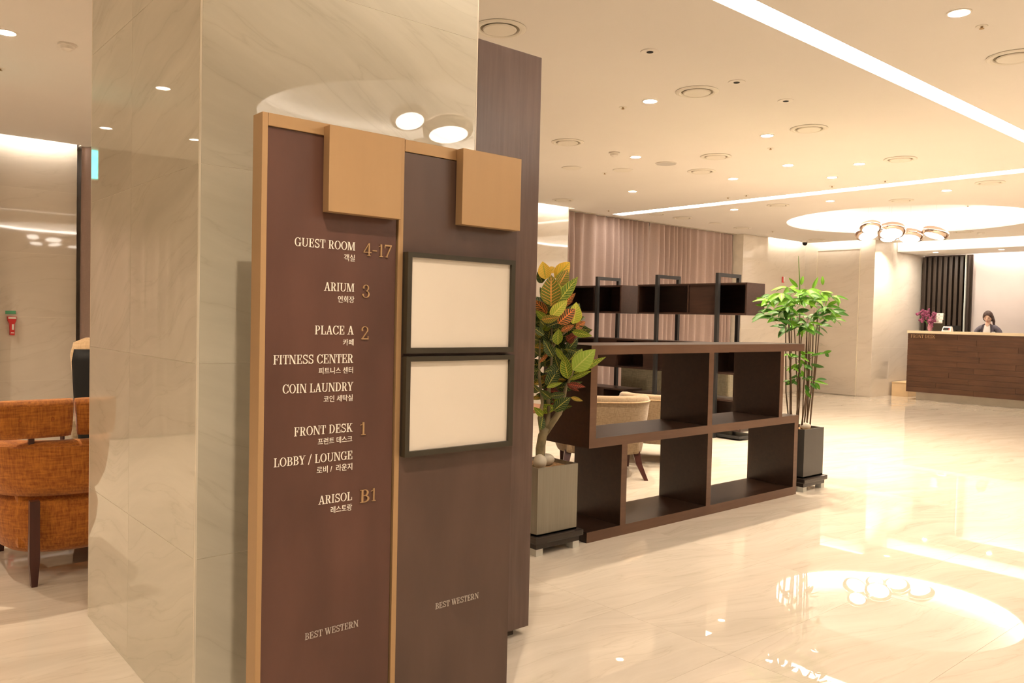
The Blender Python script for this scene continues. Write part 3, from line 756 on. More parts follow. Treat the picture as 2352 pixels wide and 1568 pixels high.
LEAVES = [(1253, 642, 1248, 598, 32, 'yellow', .02), (1273, 638, 1314, 602, 38, 'yellow', .0), (1265.5, 703, 1265.5, 630, 48, 'olive', .09), (1283, 656, 1305, 618, 30, 'olive', .05),
 (1283, 668, 1307, 640, 22, 'yg', .06), (1279, 696, 1329, 634, 28, 'green', .08), (1288, 706, 1323, 672, 17, 'orange', .05), (1264, 729, 1304, 687, 28, 'yg', .11),
 (1316, 744, 1327, 694, 34, 'yg', .05), (1281, 743, 1322, 707, 34, 'orange', .09), (1243, 733, 1285, 731, 22, 'olive', .14), (1288, 760, 1321, 746, 15, 'orange', .06),
 (1321, 753, 1347, 738, 18, 'orange', .02), (1314, 761, 1360, 772, 17, 'green', .05), (1281, 792, 1281, 753, 24, 'green', .12), (1303, 775, 1333, 767, 15, 'red', .03),
 (1315, 850, 1369, 802, 42, 'pale', .10), (1320, 843, 1338, 799, 28, 'green', .06), (1318, 858, 1392, 818, 17, 'green', .08), (1307, 872, 1360, 851, 11, 'green', .04),
 (1305, 870, 1294, 815, 28, 'green', .07), (1277, 798, 1301, 836, 14, 'green', .10), (1257, 888, 1285, 840, 30, 'dark', .05), (1305, 882, 1345, 888, 14, 'red', .05),
 (1271, 943, 1310, 911, 27, 'dark', .07), (1241, 988, 1250, 952, 20, 'dark', .07), (1311, 912, 1340, 921, 10, 'olive', .0), (1255, 890, 1292, 878, 10, 'green', .08),
 (1239, 833, 1268, 802, 9, 'orange', .06), (1262, 700, 1238, 660, 20, 'dark', .04), (1256, 720, 1228, 690, 24, 'orange', .03), (1250, 770, 1222, 748, 18, 'dark', .06),
 (1258, 735, 1229, 715, 20, 'green', .05), (1246, 650, 1236, 625, 20, 'dark', 0.), (1300, 800, 1340, 812, 14, 'dark', .0), (1290, 700, 1316, 692, 12, 'red', .0),
 (1302, 880, 1330, 900, 12, 'red', .02), (1265, 915, 1240, 895, 18, 'dark', .06), (1262, 910, 1300, 905, 16, 'dark', .05), (1248, 955, 1226, 935, 16, 'green', .05),
 (1262, 625, 1276, 612, 18, 'yellow', -.03), (1270, 760, 1300, 745, 20, 'dark', .02), (1262, 780, 1295, 772, 20, 'dark', .03), (1270, 820, 1250, 780, 22, 'dark', .06), (1285, 850, 1270, 810, 20, 'dark', .02)]
def gauss(a): return random.gauss(0, a)
def hits_shelf(p): return p.x > 3.34 and p.y > 3.19 and p.z < 1.17
for (bx, by, tx, ty, w_, k, off) in LEAVES:
    b, t2 = CPt(bx, by, off), CPt(tx, ty, off+random.uniform(-.03, .03))
    q_ = off
    while hits_shelf(t2): q_ += .02; t2 = CPt(tx, ty, q_)
    while hits_shelf(b): off += .02; b = CPt(bx, by, off)
    place_leaf(LM[k], b, t2, w_*.00246, cr, roll=gauss(.25))
for k in range(105):
    py = random.uniform(690, 940); px = random.uniform(1236, 1300) if py > 830 else random.uniform(1236, 1305)
    off = random.uniform(-.12, .03); a = random.uniform(0, 2*PI); L = random.uniform(28, 52)
    b = CPt(px, py, off); t2 = CPt(px+L*math.cos(a), py-abs(L*math.sin(a))*.5+8, off+random.uniform(-.06, .06))
    if hits_shelf(b) or hits_shelf(t2) or hits_shelf((b+t2)/2): continue
    place_leaf(LM[random.choice(['dark', 'dark', 'dark', 'green', 'red', 'olive'])], b, t2, random.uniform(16, 26)*.00246, cr, roll=gauss(.6))
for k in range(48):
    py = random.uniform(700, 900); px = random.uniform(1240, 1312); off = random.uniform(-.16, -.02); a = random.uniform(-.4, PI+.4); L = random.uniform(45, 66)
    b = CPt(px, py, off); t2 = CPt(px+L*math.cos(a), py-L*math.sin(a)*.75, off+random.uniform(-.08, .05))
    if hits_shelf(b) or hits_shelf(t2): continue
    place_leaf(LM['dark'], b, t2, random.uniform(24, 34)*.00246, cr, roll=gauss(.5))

# umbrella plant in the slate planter
ub = Vector((5.92, 3.385, zB))
up = thing('umbrella_plant', 'tall cane plant with a bright green leafy crown in the slate planter', 'plant', ub)
def UPt(px, py, off=0.):
    d = CR*((px-W/2)/FPX)+CU*(-(py-H/2)/FPX)+_f
    dep = (ub-CP).dot(_f)
    return CP+d*((dep-off)/d.dot(_f))
UM = [leaf_mesh('leaf', M['bamboo_'+c], Wd=.32, curl=.45, fold=.25, tip=.85, n=6) for c in 'abc']
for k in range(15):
    bx = random.uniform(1806, 1863); o0 = random.uniform(-.08, .09)
    bx = 1808+k*3.9+gauss(3); tx = 1804+k*5.6+gauss(3); ty = random.uniform(700, 745); mx = (bx+tx)/2+gauss(4)
    m = MB().tube([UPt(bx, 985, o0*.8), UPt(mx, 900, o0), UPt((mx+tx)/2, 820, o0*1.1), UPt(tx, ty, o0*1.3)], [.0062, .0055, .005, .004], 6)
    obj('stem', m, M['stem_dark'], up, smooth=True)
obj('stem', MB().tube([UPt(1836, 700), UPt(1837, 650), UPt(1834, 588)], [.005, .004, .002], 6), M['bamboo_b'], up, label='green shoot rising above the crown')
def whorl(px, py, off, r, n, mats=(0, 0, 1)):
    c = UPt(px, py, off); hub = UPt(1840, 715, 0)
    out = (c-hub); out.z = 0
    if out.length > 1e-3: out.normalize()
    a0 = random.uniform(0, 2*PI)
    for i in range(n):
        a = a0+2*PI*i/n+gauss(.3); L = r*random.uniform(.75, 1.2)
        d = Vector((math.cos(a), math.sin(a), random.uniform(-.55, .25)))+out*.35
        d.normalize()
        hor = Vector((d.x, d.y, 0)); back = (CP-c).normalized()
        nm_ = Vector((0, 0, .75))+hor*.45+back*random.uniform(.2, .9)
        place_leaf(UM[random.choice(mats)], c+d*.008, c+d*L, L*random.uniform(.34, .46), up, normal=nm_, roll=gauss(.3))
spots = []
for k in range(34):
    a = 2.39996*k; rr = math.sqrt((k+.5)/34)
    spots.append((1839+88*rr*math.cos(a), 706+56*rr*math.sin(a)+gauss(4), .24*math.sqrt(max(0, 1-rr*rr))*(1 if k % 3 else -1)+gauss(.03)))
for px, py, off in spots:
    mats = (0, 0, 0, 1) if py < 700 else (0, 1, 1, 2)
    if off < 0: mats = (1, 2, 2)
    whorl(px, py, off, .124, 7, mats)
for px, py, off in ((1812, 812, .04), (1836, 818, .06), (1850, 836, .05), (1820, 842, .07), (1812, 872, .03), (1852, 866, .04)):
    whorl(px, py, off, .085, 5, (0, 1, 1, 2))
for px, py, tx, ty in ((1890, 655, 1889, 633), (1865, 665, 1880, 634), (1833, 660, 1812, 638), (1840, 655, 1845, 632), (1760, 690, 1738, 684), (1765, 700, 1736, 700), (1905, 720, 1936, 728), (1900, 700, 1928, 690)):
    place_leaf(UM[0], UPt(px, py, .05), UPt(tx, ty, .05), .035, up)
for px, py, tx, ty in ((1840, 812, 1872, 806), (1835, 820, 1808, 812), (1845, 830, 1858, 850), (1830, 835, 1812, 850), (1860, 818, 1900, 806), (1862, 835, 1895, 846), (1850, 815, 1835, 805),
                       (1828, 870, 1806, 885), (1832, 860, 1815, 872), (1840, 850, 1850, 868), (1860, 880, 1880, 892), (1868, 875, 1905, 880), (1875, 872, 1900, 868), (1872, 878, 1885, 895), (1850, 895, 1862, 915), (1858, 900, 1850, 885),
                       (1890, 810, 1912, 806), (1895, 812, 1905, 818), (1825, 800, 1806, 790), (1835, 825, 1850, 838), (1842, 835, 1825, 850), (1846, 855, 1832, 868)):
    place_leaf(UM[random.choice((0, 1, 1, 2))], UPt(px, py, .06), UPt(tx, ty, .07), random.uniform(.03, .045), up, roll=gauss(.4))
for pts in (((1850, 830), (1875, 815), (1900, 810)), ((1852, 900), (1866, 880), (1880, 874)), ((1840, 870), (1822, 868)), ((1845, 840), (1828, 822))):
    obj('twig', MB().tube([UPt(x, y, .05) for x, y in pts], .002, 5), M['stem_dark'], up)

# ------------------------------------------------------------------ tall bookcase
bk = thing('tall_bookcase', 'tall dark bookcase of staggered wooden boxes on black steel frames before the curtain', 'bookcase', (7.85, 6.3, 0))
BX0, BX1 = 7.65, 8.0
for y in (7.22, 6.235, 5.375):
    m = MB().box(BX0-.045, y-.02, 0, BX0-.005, y+.02, 1.852).box(BX1+.005, y-.02, 0, BX1+.045, y+.02, 1.852).box(BX0-.005, y-.02, 1.812, BX1+.005, y+.02, 1.852)
    obj('steel_frame', m, M['black_metal'], bk)
def cubby(y0, y1, z0, z1, divs=(), closed=()):
    t_ = .02; m = MB()
    m.box(BX0, y0, z0, BX1, y1, z0+t_).box(BX0, y0, z1-t_, BX1, y1, z1).box(BX0, y0, z0+t_, BX1, y0+t_, z1-t_).box(BX0, y1-t_, z0+t_, BX1, y1, z1-t_)
    for d_ in divs: m.box(BX0, d_-t_/2, z0+t_, BX1, d_+t_/2, z1-t_)
    o = obj('wooden_box', m, M['dark_wood'], bk)
    obj('back_panel', B(BX1-.03, y0+t_, z0+t_, BX1-.018, y1-t_, z1-t_), M['dark_wood'], o)
    for a, b in closed: obj('front_panel', B(BX0+.004, a, z0+t_, BX0+.016, b, z1-t_), M['dark_wood'], o)
cubby(5.015, 6.56, 1.385, 1.74, (5.80,), ((5.40, 5.78),))
cubby(6.83, 7.85, 1.385, 1.74, (7.3,))
cubby(5.02, 5.95, .72, 1.065, (5.45,), ())
cubby(5.97, 7.9, .70, 1.065, (6.9,), ((6.0, 6.45), (6.9, 7.3)))
cubby(5.04, 5.6, .10, .44, ())
cubby(5.9, 6.6, .10, .42, (), ())
cubby(6.75, 7.8, .10, .43, (7.1,), ((7.1, 7.78),))
obj('base_plate', B(BX0, 5.05, .02, BX1, 7.8, .05), M['black_metal'], bk)
# olive bench behind it
t = thing('fabric_bench', 'dark olive fabric bench sofa behind the tall bookcase', 'sofa', (9.2, 6.9, 0))
obj('seat', B(8.9, 5.9, .12, 9.75, 7.7, .42), M['olive_fabric'], t, bevel=.03)
obj('backrest', B(8.65, 5.9, .12, 8.89, 6.75, .80), M['olive_fabric'], t, bevel=.03)
obj('backrest', B(8.65, 6.77, .12, 8.89, 7.7, .80), M['olive_fabric'], t, bevel=.03)
for a in (8.7, 9.65):
    for b in (5.95, 7.6): obj('leg', B(a, b, 0, a+.05, b+.05, .13), M['mahogany'], t)

# ------------------------------------------------------------------ beige tub chairs
def make_tub(label):
    t = thing('tub_armchair', label, 'armchair', (0, 0, 0), 0, 'beige tub armchairs behind the low shelf')
    W2, D2, top, bot, th = .40, .39, .68, .20, .10
    def path(inset, ang):   # U open to +Y ; ang -1..1 from one front end round the back to the other
        n = 2.6; a = -PI/2+ang*PI*.5*1.0
        c, s_ = math.cos(a), math.sin(a)
        r = (abs(c)**n+abs(s_)**n)**(-1/n)
        return ((W2-inset)*r*c, (D2-inset)*r*s_)
    def ringpt(inset, ang):
        # extend straight forward past +-1
        if abs(ang) <= 1: x, y = path(inset, ang)
        else:
            x, y = path(inset, math.copysign(1, ang)); y += (abs(ang)-1)*.55
        return x, y
    K = 28; rings = []
    for i in range(K+1):
        ang = -1.55+3.1*i/K
        zt = top-.10*max(0, abs(ang)-.75)**1.0
        sec = []
        prof = [(.045, bot), (.02, .34), (.0, .52), (-.012, zt-.05), (-.005, zt-.015), (.02, zt), (.07, zt), (.095, zt-.02), (.105, zt-.06), (.105, .42), (.105, bot)]
        for ins, z in prof:
            x, y = ringpt(ins, ang); sec.append((x, y, z))
        rings.append(sec)
    obj('shell_back', MB().loft(rings), M['beige_fabric'], t, smooth=True, local=True)
    for zz, ins in ((.0, -.012),):
        pts = []
        for i in range(K+1):
            ang = -1.5+3.0*i/K; zt = top-.10*max(0, abs(ang)-.75)
            x, y = ringpt(-.014, ang); pts.append((x, y, zt-.048))
        obj('piping', MB().tube(pts, .006, 6), M['beige_pipe'], t, smooth=True, local=True)
    obj('seat_base', MB().box(-.30, -.29, .20, .30, .34, .33), M['beige_fabric'], t, local=True, bevel=.02)
    obj('seat_cushion', MB().box(-.29, -.27, .335, .29, .37, .45), M['beige_fabric'], t, local=True, bevel=.03)
    for sx in (-1, 1):
        rg = [[(sx*(.30+dx)+a*w2, -.25-dy+b*w2, z) for a, b in ((-1, -1), (1, -1), (1, 1), (-1, 1))] for z, dx, dy, w2 in ((.22, -.02, -.02, .030), (.12, .0, .03, .024), (.0, .05, .10, .016))]
        obj('leg', MB().loft(rg), M['mahogany'], t, local=True)
        rg = [[(sx*.29+a*w2, .28+b*w2, z) for a, b in ((-1, -1), (1, -1), (1, 1), (-1, 1))] for z, w2 in ((.22, .026), (.0, .015))]
        obj('leg', MB().loft(rg), M['mahogany'], t, local=True)
    return t
tub = make_tub('beige woven tub armchair seen from behind through the low shelf, nearer one')
tub.location = (5.05, 4.72, 0); tub.rotation_euler = (0, 0, R(-40))
t2 = dup(tub, (5.99, 4.82, 0), R(-58), 'beige woven tub armchair half hidden behind the nearer tub chair', .93)
# side table whose leg shows behind the croton
t = thing('side_table', 'small brown wooden side table behind the croton and low shelf', 'table', (4.27, 4.85, 0))
obj('table_top', MB().lathe([(.0, .56), (.24, .56), (.25, .57), (.25, .59), (0, .59)], (4.27, 4.85, 0), 32), M['brown_leg'], t)
for a in range(4):
    x, y = 4.27+.19*math.cos(R(45+90*a+10)), 4.85+.19*math.sin(R(45+90*a+10))
    obj('leg', MB().tube([(x, y, 0), (x, y, .56)], [.012, .018], 8), M['brown_leg'], t)

# ------------------------------------------------------------------ orange settee
t = thing('orange_settee', 'orange woven settee with buttoned back cushions and dark legs, seen from behind', 'settee', (1.35, 4.75, 0))
cx0, cx1, cy0, cy1, rc = .575, 2.15, 4.22, 5.05, .34
def upath(inset, s):   # s 0..1 along U: left front -> back -> right front, returns x,y
    x0, x1, y0, y1 = cx0+inset, cx1-inset, cy0+inset, cy1
    r = max(.05, rc-inset); segs = [y1-(y0+r), PI/2*r, (x1-x0)-2*r, PI/2*r, y1-(y0+r)]
    L = sum(segs)*s
    if L <= segs[0]: return x0, y1-L
    L -= segs[0]
    if L <= segs[1]: a = L/r; return x0+r-r*math.cos(a), y0+r-r*math.sin(a)
    L -= segs[1]
    if L <= segs[2]: return x0+r+L, y0
    L -= segs[2]
    if L <= segs[3]: a = L/r; return x1-r+r*math.sin(a), y0+r-r*math.cos(a)
    L -= segs[3]; return x1, y0+r+L
def usolid(prof, K=60, s0=0., s1=1.):
    return MB().loft([[(*upath(ins, s0+(s1-s0)*i/K), z) for ins, z in prof] for i in range(K+1)])
obj('back_shell', usolid([(.035, .41), (.01, .47), (-.005, .56), (-.012, .640), (-.004, .655), (.03, .668), (.075, .668), (.10, .655), (.10, .45), (.09, .41)]), M['orange_fabric'], t, smooth=True)
obj('piping', MB().tube([(*upath(-.010, i/60), .645) for i in range(61)], .0045, 6), M['orange_fabric'], t, smooth=True)
obj('seat_body', usolid([(.11, .125), (.075, .15), (.05, .22), (.04, .31), (.055, .375), (.09, .405), (.36, .405), (.36, .125)]), M['orange_fabric'], t, smooth=True)
obj('seat_cushion', B(cx0+.12, cy0+.14, .15, cx1-.12, cy1+.02, .43), M['orange_fabric'], t, bevel=.03)
def back_cushion(xa, xb):
    prof = [(.050, -.088), (.032, -.055), (.026, 0), (.030, .055), (.050, .084), (.085, .090), (.112, .065), (.118, 0), (.112, -.06), (.088, -.092)]
    rings = []; K = 24; mid, hw = (xa+xb)/2, (xb-xa)/2
    for i in range(K+1):
        e = -1+2*i/K; k = (1-abs(e)**10*.35); row = []
        for ins, z in prof:
            y_ = cy0+.072+(ins-.072)*k
            if ins < .07:                     # dimples round the buttons
                for bx_ in (-.42, .42): y_ += .012*math.exp(-((e-bx_)/.09)**2-(z/.03)**2)
            row.append((mid+e*hw*(1+.035*(z/.09)), y_+.03*e*e*.4, .775+z*(.93+.07*k)))
        rings.append(row)
    c = obj('back_cushion', MB().loft(rings), M['orange_fabric'], t, smooth=True)
    for bx_ in (-.42, .42): obj('button', MB().ell((mid+bx_*hw, cy0+.041, .775), (.011, .008, .011), 10, 6), M['orange_dark'], c, smooth=True)
for xa, xb in ((.60, .912), (.932, 1.33), (1.35, 1.74), (1.76, 2.12)): back_cushion(xa, xb)
for x, y in ((.74, 4.29), (1.12, 4.29), (1.5, 4.29), (1.95, 4.29)):
    obj('post', B(x-.012, y-.010, .60, x+.012, y+.010, .80), M['mahogany'], t)
for x, y in ((.747, 4.27), (2.0, 4.27), (.72, 4.98), (2.03, 4.98)):
    rg = [[(x+a*w2, y+b*.02-(.02 if y < 4.5 else 0), z) for a, b in ((-1, -1), (1, -1), (1, 1), (-1, 1))] for z, w2 in ((.40, .020), (.14, .0215), (.11, .021), (.0, .012))]
    obj('leg', MB().loft(rg), M['mahogany'], t)

# high wing chair behind
t = thing('wing_chair', 'high pale-backed chair just showing beyond the pillar above the orange settee', 'chair', (1.72, 6.75, 0))
rg = []
for z, w2, y0, d_ in ((.42, .20, 6.75, .10), (.7, .27, 6.72, .10), (.95, .30, 6.70, .10), (1.04, .28, 6.69, .09), (1.075, .20, 6.69, .05)):
    rg.append([(1.705+w2*math.cos(a), y0+d_*math.sin(a), z) for a in [2*PI*k/20 for k in range(20)]])
obj('backrest', MB().loft(rg), M['beige_pipe'], t, smooth=True)
obj('shell', MB().loft([[(1.715+w2*1.02*math.cos(a), y0-.035+d_*.9*math.sin(a), z) for a in [2*PI*k/20 for k in range(20)]] for z, w2, y0, d_ in ((.30, .24, 6.75, .08), (.6, .28, 6.72, .10), (.9, .30, 6.70, .10), (.99, .285, 6.70, .08))]), M['black'], t, smooth=True, label='dark outer shell')
obj('seat', B(1.43, 6.75, .30, 1.99, 7.25, .45), M['beige_fabric'], t, bevel=.03)
for a in (1.46, 1.92):
    for b in (6.8, 7.2): obj('leg', MB().tube([(a, b, 0), (a, b, .3)], [.012, .018]), M['mahogany'], t)

# ------------------------------------------------------------------ curtains
def curtain(name, label, x0, x1, y, amp=.045, wl=.15, seed=1):
    rnd = random.Random(seed); n = int((x1-x0)/wl*14); zs = [0.01, .8, 1.6, 2.4, 2.72, 2.845]
    ph, phs = 0, []
    for i in range(n+1):
        ph += 2*PI*(x1-x0)/n/wl*(1+.45*math.sin(i*.045+seed)+rnd.gauss(0, .25)*.3); phs.append(ph)
    rings = []
    for z in zs:
        row = []
        for i in range(n+1):
            x = x0+(x1-x0)*i/n; a = amp*(1 if z < 2.6 else .7)
            row.append((x, y+a*math.sin(phs[i]+.25*math.sin(z*1.3+i*.02))+.012*math.sin(phs[i]*.37+z), z))
        rings.append(row)
    o = obj(name, MB().loft(rings, cap=False, closed=False), M['curtain'], smooth=True)
    return tag(o, label, 'curtain', 'floor-length mauve curtains')
curtain('curtain', 'pleated mauve curtain from the stone pier to the overlap behind the bookcase', 8.05, 9.93, 8.33, seed=2)
curtain('curtain', 'pleated mauve curtain from the overlap to the pale pier', 9.935, 12.19, 8.31, seed=5)
curtain('curtain', 'mauve curtain beside the settee wall, mostly hidden behind the pillar', 1.90, 7.12, 8.62, seed=3)
curtain('curtain', 'wide mauve curtain mirrored in the pillar side', -3.5, 1.13, 8.6, seed=4)
struct('trim_2', B(8.03, 8.23, ZC-.012, 12.2, 8.26, ZC-.001), M['kick_metal'])

# ------------------------------------------------------------------ ceiling fittings
cone = MB().lathe([(.047, 0), (.040, .05), (.032, .075)], n=24, close=False)
def dl_build():
    t = thing('downlight', '', 'downlight')
    obj('trim_ring', MB().lathe([(.047, .002), (.058, .0), (.058, -.003), (.049, -.005), (.047, -.003)], n=28, close=True), M['white_plastic'], t, local=True, smooth=False)
    mm = MB(); n = 24
    prof = [(.0465, .0), (.042, .035), (.030, .065)]
    for r_, z in prof: mm.v += [(r_*math.cos(2*PI*k/n), r_*math.sin(2*PI*k/n), z) for k in range(n)]
    for i in range(2):
        for k in range(n): mm.f.append((i*n+k, i*n+(k+1) % n, (i+1)*n+(k+1) % n, (i+1)*n+k))
    obj('reflector', mm, M['can_glow'], t, local=True, smooth=True)
    obj('lamp_disc', MB().lathe([(0, .064), (.030, .064), (.030, .068), (0, .068)], n=20), M['dl'], t, local=True)
    return t
names = ['beyond the wide light strip', 'near the twin black eyes beside the panel', 'between the first two diffusers', 'above the curtain side beside a smoke detector', 'over the low shelf behind the pale diffuser',
         'nearer the diffuser ahead of the long strip', 'midway to the curtain over the armchairs', 'closest to the curtain pier', 'ahead of the narrow strip, second from the umbrella plant', 'past the narrow strip by the ring', 'past the narrow strip above the bookcase',
         'past the narrow strip nearest the curtain', 'over the orange settee corner', 'beside the bulkhead under the chandelier']
dl0 = None
for k, (x, y) in enumerate(DOWN+DEXTRA):
    lab = 'small bright recessed downlight '+(names[k] if k < len(names) else 'unseen around the viewer, there to light the lobby')
    if x < 0 and y > 5.9: lab = 'recessed downlight mirrored in the pillar side, '+('nearest the pillar top' if y < 6 else 'by the exit sign' if x > -.5 else 'close to the pillar corner')
    if dl0 is None: dl0 = dl_build(); o = dl0; o.location = (x, y, ZC); o['label'] = lab; o['group'] = 'recessed ceiling downlights'
    else: o = dup(dl0, (x, y, ZC), label=lab)
    la = bpy.data.lights.new('downlight_beam', 'AREA'); la.shape = 'DISK'; la.size = .05; la.energy = DL_POWER*(.28 if (x < .3 and y > 2) else 1); la.color = LIGHT
    la.spread = R(180)
    lo = bpy.data.objects.new('downlight_beam', la); link(lo, o); lo.location = (0, 0, .04)
for x, y, z in ((15.7, 6.3, 2.69), (15.7, 5.2, 2.69)):
    o = thing('spot_fitting', 'small recessed light in the lowered ceiling '+('nearest the fluted screen' if y > 6 else 'above the receptionist'), 'downlight', (x, y, z))
    obj('trim_ring', MB().lathe([(0, 0), (.055, 0), (.055, -.004), (0, -.004)], n=24), M['white_plastic'], o, local=True)
    obj('lamp_disc', MB().lathe([(0, -.004), (.042, -.004), (.042, -.007), (0, -.007)], n=20), M['dl'], o, local=True)
    la = bpy.data.lights.new('spot_beam', 'AREA'); la.shape = 'DISK'; la.size = .07; la.energy = DL_POWER*.5; la.color = WHITE
    lo = bpy.data.objects.new('spot_beam', la); link(lo, o); lo.location = (0, 0, -.012)

def diff_build():
    t = thing('air_diffuser', '', 'diffuser', group='round ceiling air diffusers')
    obj('flange', MB().lathe([(.105, -.001), (.142, -.001), (.144, -.004), (.135, -.009), (.118, -.012), (.108, -.008)], n=40, close=True), M['vent'], t, local=True, smooth=False)
    obj('gap_shade_disc', MB().lathe([(0, -.0006), (.110, -.0006), (.110, -.0012), (0, -.0012)], n=40), M['vent_shade'], t, local=True)  # dark disc paints the shade of the groove, no recess is cut
    obj('centre_disc', MB().lathe([(0, -.004), (.088, -.004), (.092, -.008), (.086, -.014), (0, -.016)], n=40), M['vent'], t, local=True)
    return t
DIFF = [((1148, 65), 'just above the tall brown panel'), ((1601, 210), 'nearest the wide strip and the two black eyes'), ((1304, 326), 'beside the top of the tall brown panel'), ((1858, 295), 'in the middle of the ceiling below the wide strip'),
        ((1644, 359), 'second row, nearer the strip of the touching pair'), ((1611, 393), 'second row, farther of the close pair'), ((2068, 365), 'ahead of the narrow strip towards the desk'), ((2330, 130), 'beyond the wide strip cut by the frame'),
        ((1293, 459), 'nearest the stone pier and curtain'), ((2274, 419), 'just past the narrow strip towards the desk'), ((2070, 460), 'glinting one between strip and light ring'), ((1787, 471), 'past the narrow strip left of the light ring'),
        ((1507, 491), 'first of the pair by the curtain top'), ((1568, 500), 'second of the pair by the curtain top'), ((1705, 523), 'close to the end of the curtain'), ((2213, 532), 'beyond the chandelier beside the smoke detector'), ((1876, 550), 'in front of the hidden door')]
d0 = None
for (x, y), nm in DIFF:
    p = P(x, y, 2, ZC)
    if d0 is None: d0 = diff_build(); o = d0; o.location = p
    else: o = dup(d0, p)
    o['label'] = 'round white air diffuser '+nm
SPK = [((1530, 375), 'greyer one in the middle of the ceiling', 'speaker'), ((1313, 385), 'nearest the brown panel', 'vent'), ((1430, 390), 'between two others above the curtain', 'vent'), ((1644, 512), 'small one near the curtain top', 'vent')]
s0_ = None
for (x, y), nm, mt in SPK:
    p = P(x, y, 2, ZC)
    t = thing('ceiling_speaker', 'flat round ceiling speaker, '+nm, 'speaker', p, group='flat round ceiling speakers')
    obj('grille', MB().lathe([(0, -.001), (.098, -.001), (.094, -.008), (0, -.010)], n=36), M[mt], t, local=True)
    obj('rim', MB().lathe([(.095, -.001), (.104, -.001), (.102, -.007), (.096, -.008)], n=36, close=True), M['white_plastic'], t, local=True)
for (x, y), nm in (((1493, 118), 'largest and nearest the panel'), ((1692, 188), 'beside the big diffuser'), ((1805, 231), 'nearest the wide strip')):
    p = P(x, y, 2, ZC)
    t = thing('pinhole_fitting', 'flush ceiling disc with a black eye, '+nm, 'ceiling fitting', p, group='ceiling discs with a black eye')
    obj('plate', MB().lathe([(0, -.0005), (.055, -.0005), (.053, -.004), (0, -.004)], n=32), M['white_plastic'], t, local=True)
    obj('eye', MB().lathe([(0, -.004), (.020, -.004), (.020, -.0055), (0, -.0055)], n=20), M['black'], t, local=True)
def spr_build():
    t = thing('sprinkler_head', '', 'sprinkler', group='ceiling sprinkler heads')
    obj('rosette', MB().lathe([(0, -.0005), (.030, -.0005), (.027, -.003), (0, -.003)], n=20), M['vent'], t, local=True)
    obj('nozzle', MB().lathe([(0, -.003), (.006, -.003), (.005, -.010), (.012, -.013), (.012, -.0145), (0, -.0145)], n=12), M['bronze_dark'], t, local=True)
    return t
SPR = [((1431, 246), 'nearest the brown panel'), ((2255, 60), 'beyond the wide strip'), ((1770, 340), 'between downlights in the ceiling middle'), ((1389, 397), 'above the curtain side'), ((1911, 427), 'just ahead of the narrow strip'),
       ((1714, 448), 'one of two close together by the strip end'), ((1672, 453), 'other of two close together by the strip end'), ((2033, 415), 'between narrow strip and diffuser'), ((2223, 472), 'near the light ring'), ((1398, 483), 'at the tip of the narrow strip'),
       ((1775, 531), 'near the umbrella plant top'), ((1, 157), 'at the picture edge over the settee')]
s0_ = None
for (x, y), nm in SPR:
    p = P(x, y, 2, ZC)
    if s0_ is None: s0_ = spr_build(); o = s0_; o.location = p
    else: o = dup(s0_, p)
    o['label'] = 'tiny ceiling sprinkler head '+nm
for (x, y), nm in (((155, 102), 'over the orange settee'), ((1411, 350), 'above the curtain beside a downlight'), ((2253, 534), 'between chandelier and bulkhead')):
    p = P(x, y, 2, ZC)
    t = thing('smoke_detector', 'white domed smoke detector '+nm, 'detector', p, group='smoke detectors')
    obj('base', MB().lathe([(0, -.0005), (.052, -.0005), (.052, -.012), (0, -.012)], n=28), M['white_plastic'], t, local=True)
    obj('dome', MB().lathe([(0, -.012), (.040, -.012), (.036, -.030), (.016, -.042), (0, -.046)], n=28), M['white_plastic'], t, local=True)
p = P(1849, 553, 2, ZC); p = Vector((min(p.x, 14.2), min(p.y, 8.0), ZC))
t = thing('dome_camera', 'small black dome security camera on the ceiling by the hidden door', 'camera', p)
obj('mount', MB().lathe([(0, -.0005), (.05, -.0005), (.048, -.03), (0, -.03)], n=24), M['white_plastic'], t, local=True)
obj('dome', MB().lathe([(0.045, -.03), (.042, -.06), (.025, -.082), (0, -.088)], n=24), M['black'], t, local=True, smooth=True)

# chandeliers
def chandelier(label, heads, zl, rB):
    c = Vector((sum(h[0] for h in heads)/len(heads), sum(h[1] for h in heads)/len(heads), ZC+.25))
    t = thing('cluster_chandelier', label, 'chandelier', c)
    for (x, y, z, r_, tx, ty) in heads:
        Mx = Vector((0, 0, -1)).rotation_difference(Vector((tx, ty, -1)).normalized()).to_matrix()
        prof = [(.74*r_, -.30*r_), (.93*r_, -.22*r_), (1.0*r_, -.02*r_), (.95*r_, .14*r_), (.75*r_, .26*r_), (.35*r_, .32*r_), (0, .33*r_)]
        m = MB().lathe(prof, (x, y, z), 36, M_=Mx)
        o = obj('lamp_head', m, M['chrome'], t, smooth=True)
        obj('diffuser', MB().lathe([(0, -.315*r_), (.70*r_, -.315*r_), (.73*r_, -.30*r_), (0, -.298*r_)], (x, y, z), 32, M_=Mx), M['lamp'], o)
        obj('cable', MB().tube([(x, y, z+.4*r_), (x, y, ZC+.30)], .0015, 5), M['chrome'], t)
    for a, b in zip(heads[:-1], heads[1:]):
        obj('arm', MB().tube([a[:3], b[:3]], .022, 8), M['chrome'], t, smooth=True)
    return t
ZL = 2.70
hp_ = []
for (x, y, r_, dz, tx, ty) in ((1993, 534, .185, 0, -.30, -.42), (1999.5, 520.5, .15, .03, -.42, -.30), (2047, 529, .205, .02, -.42, -.24), (2040, 542, .145, -.03, -.34, -.2), (2090, 540, .195, -.02, -.36, -.05), (2149, 533.5, .19, 0, -.30, .22)):
    p = P(x, y, 2, ZL+dz); hp_.append((p.x, p.y, p.z, r_, tx, ty))
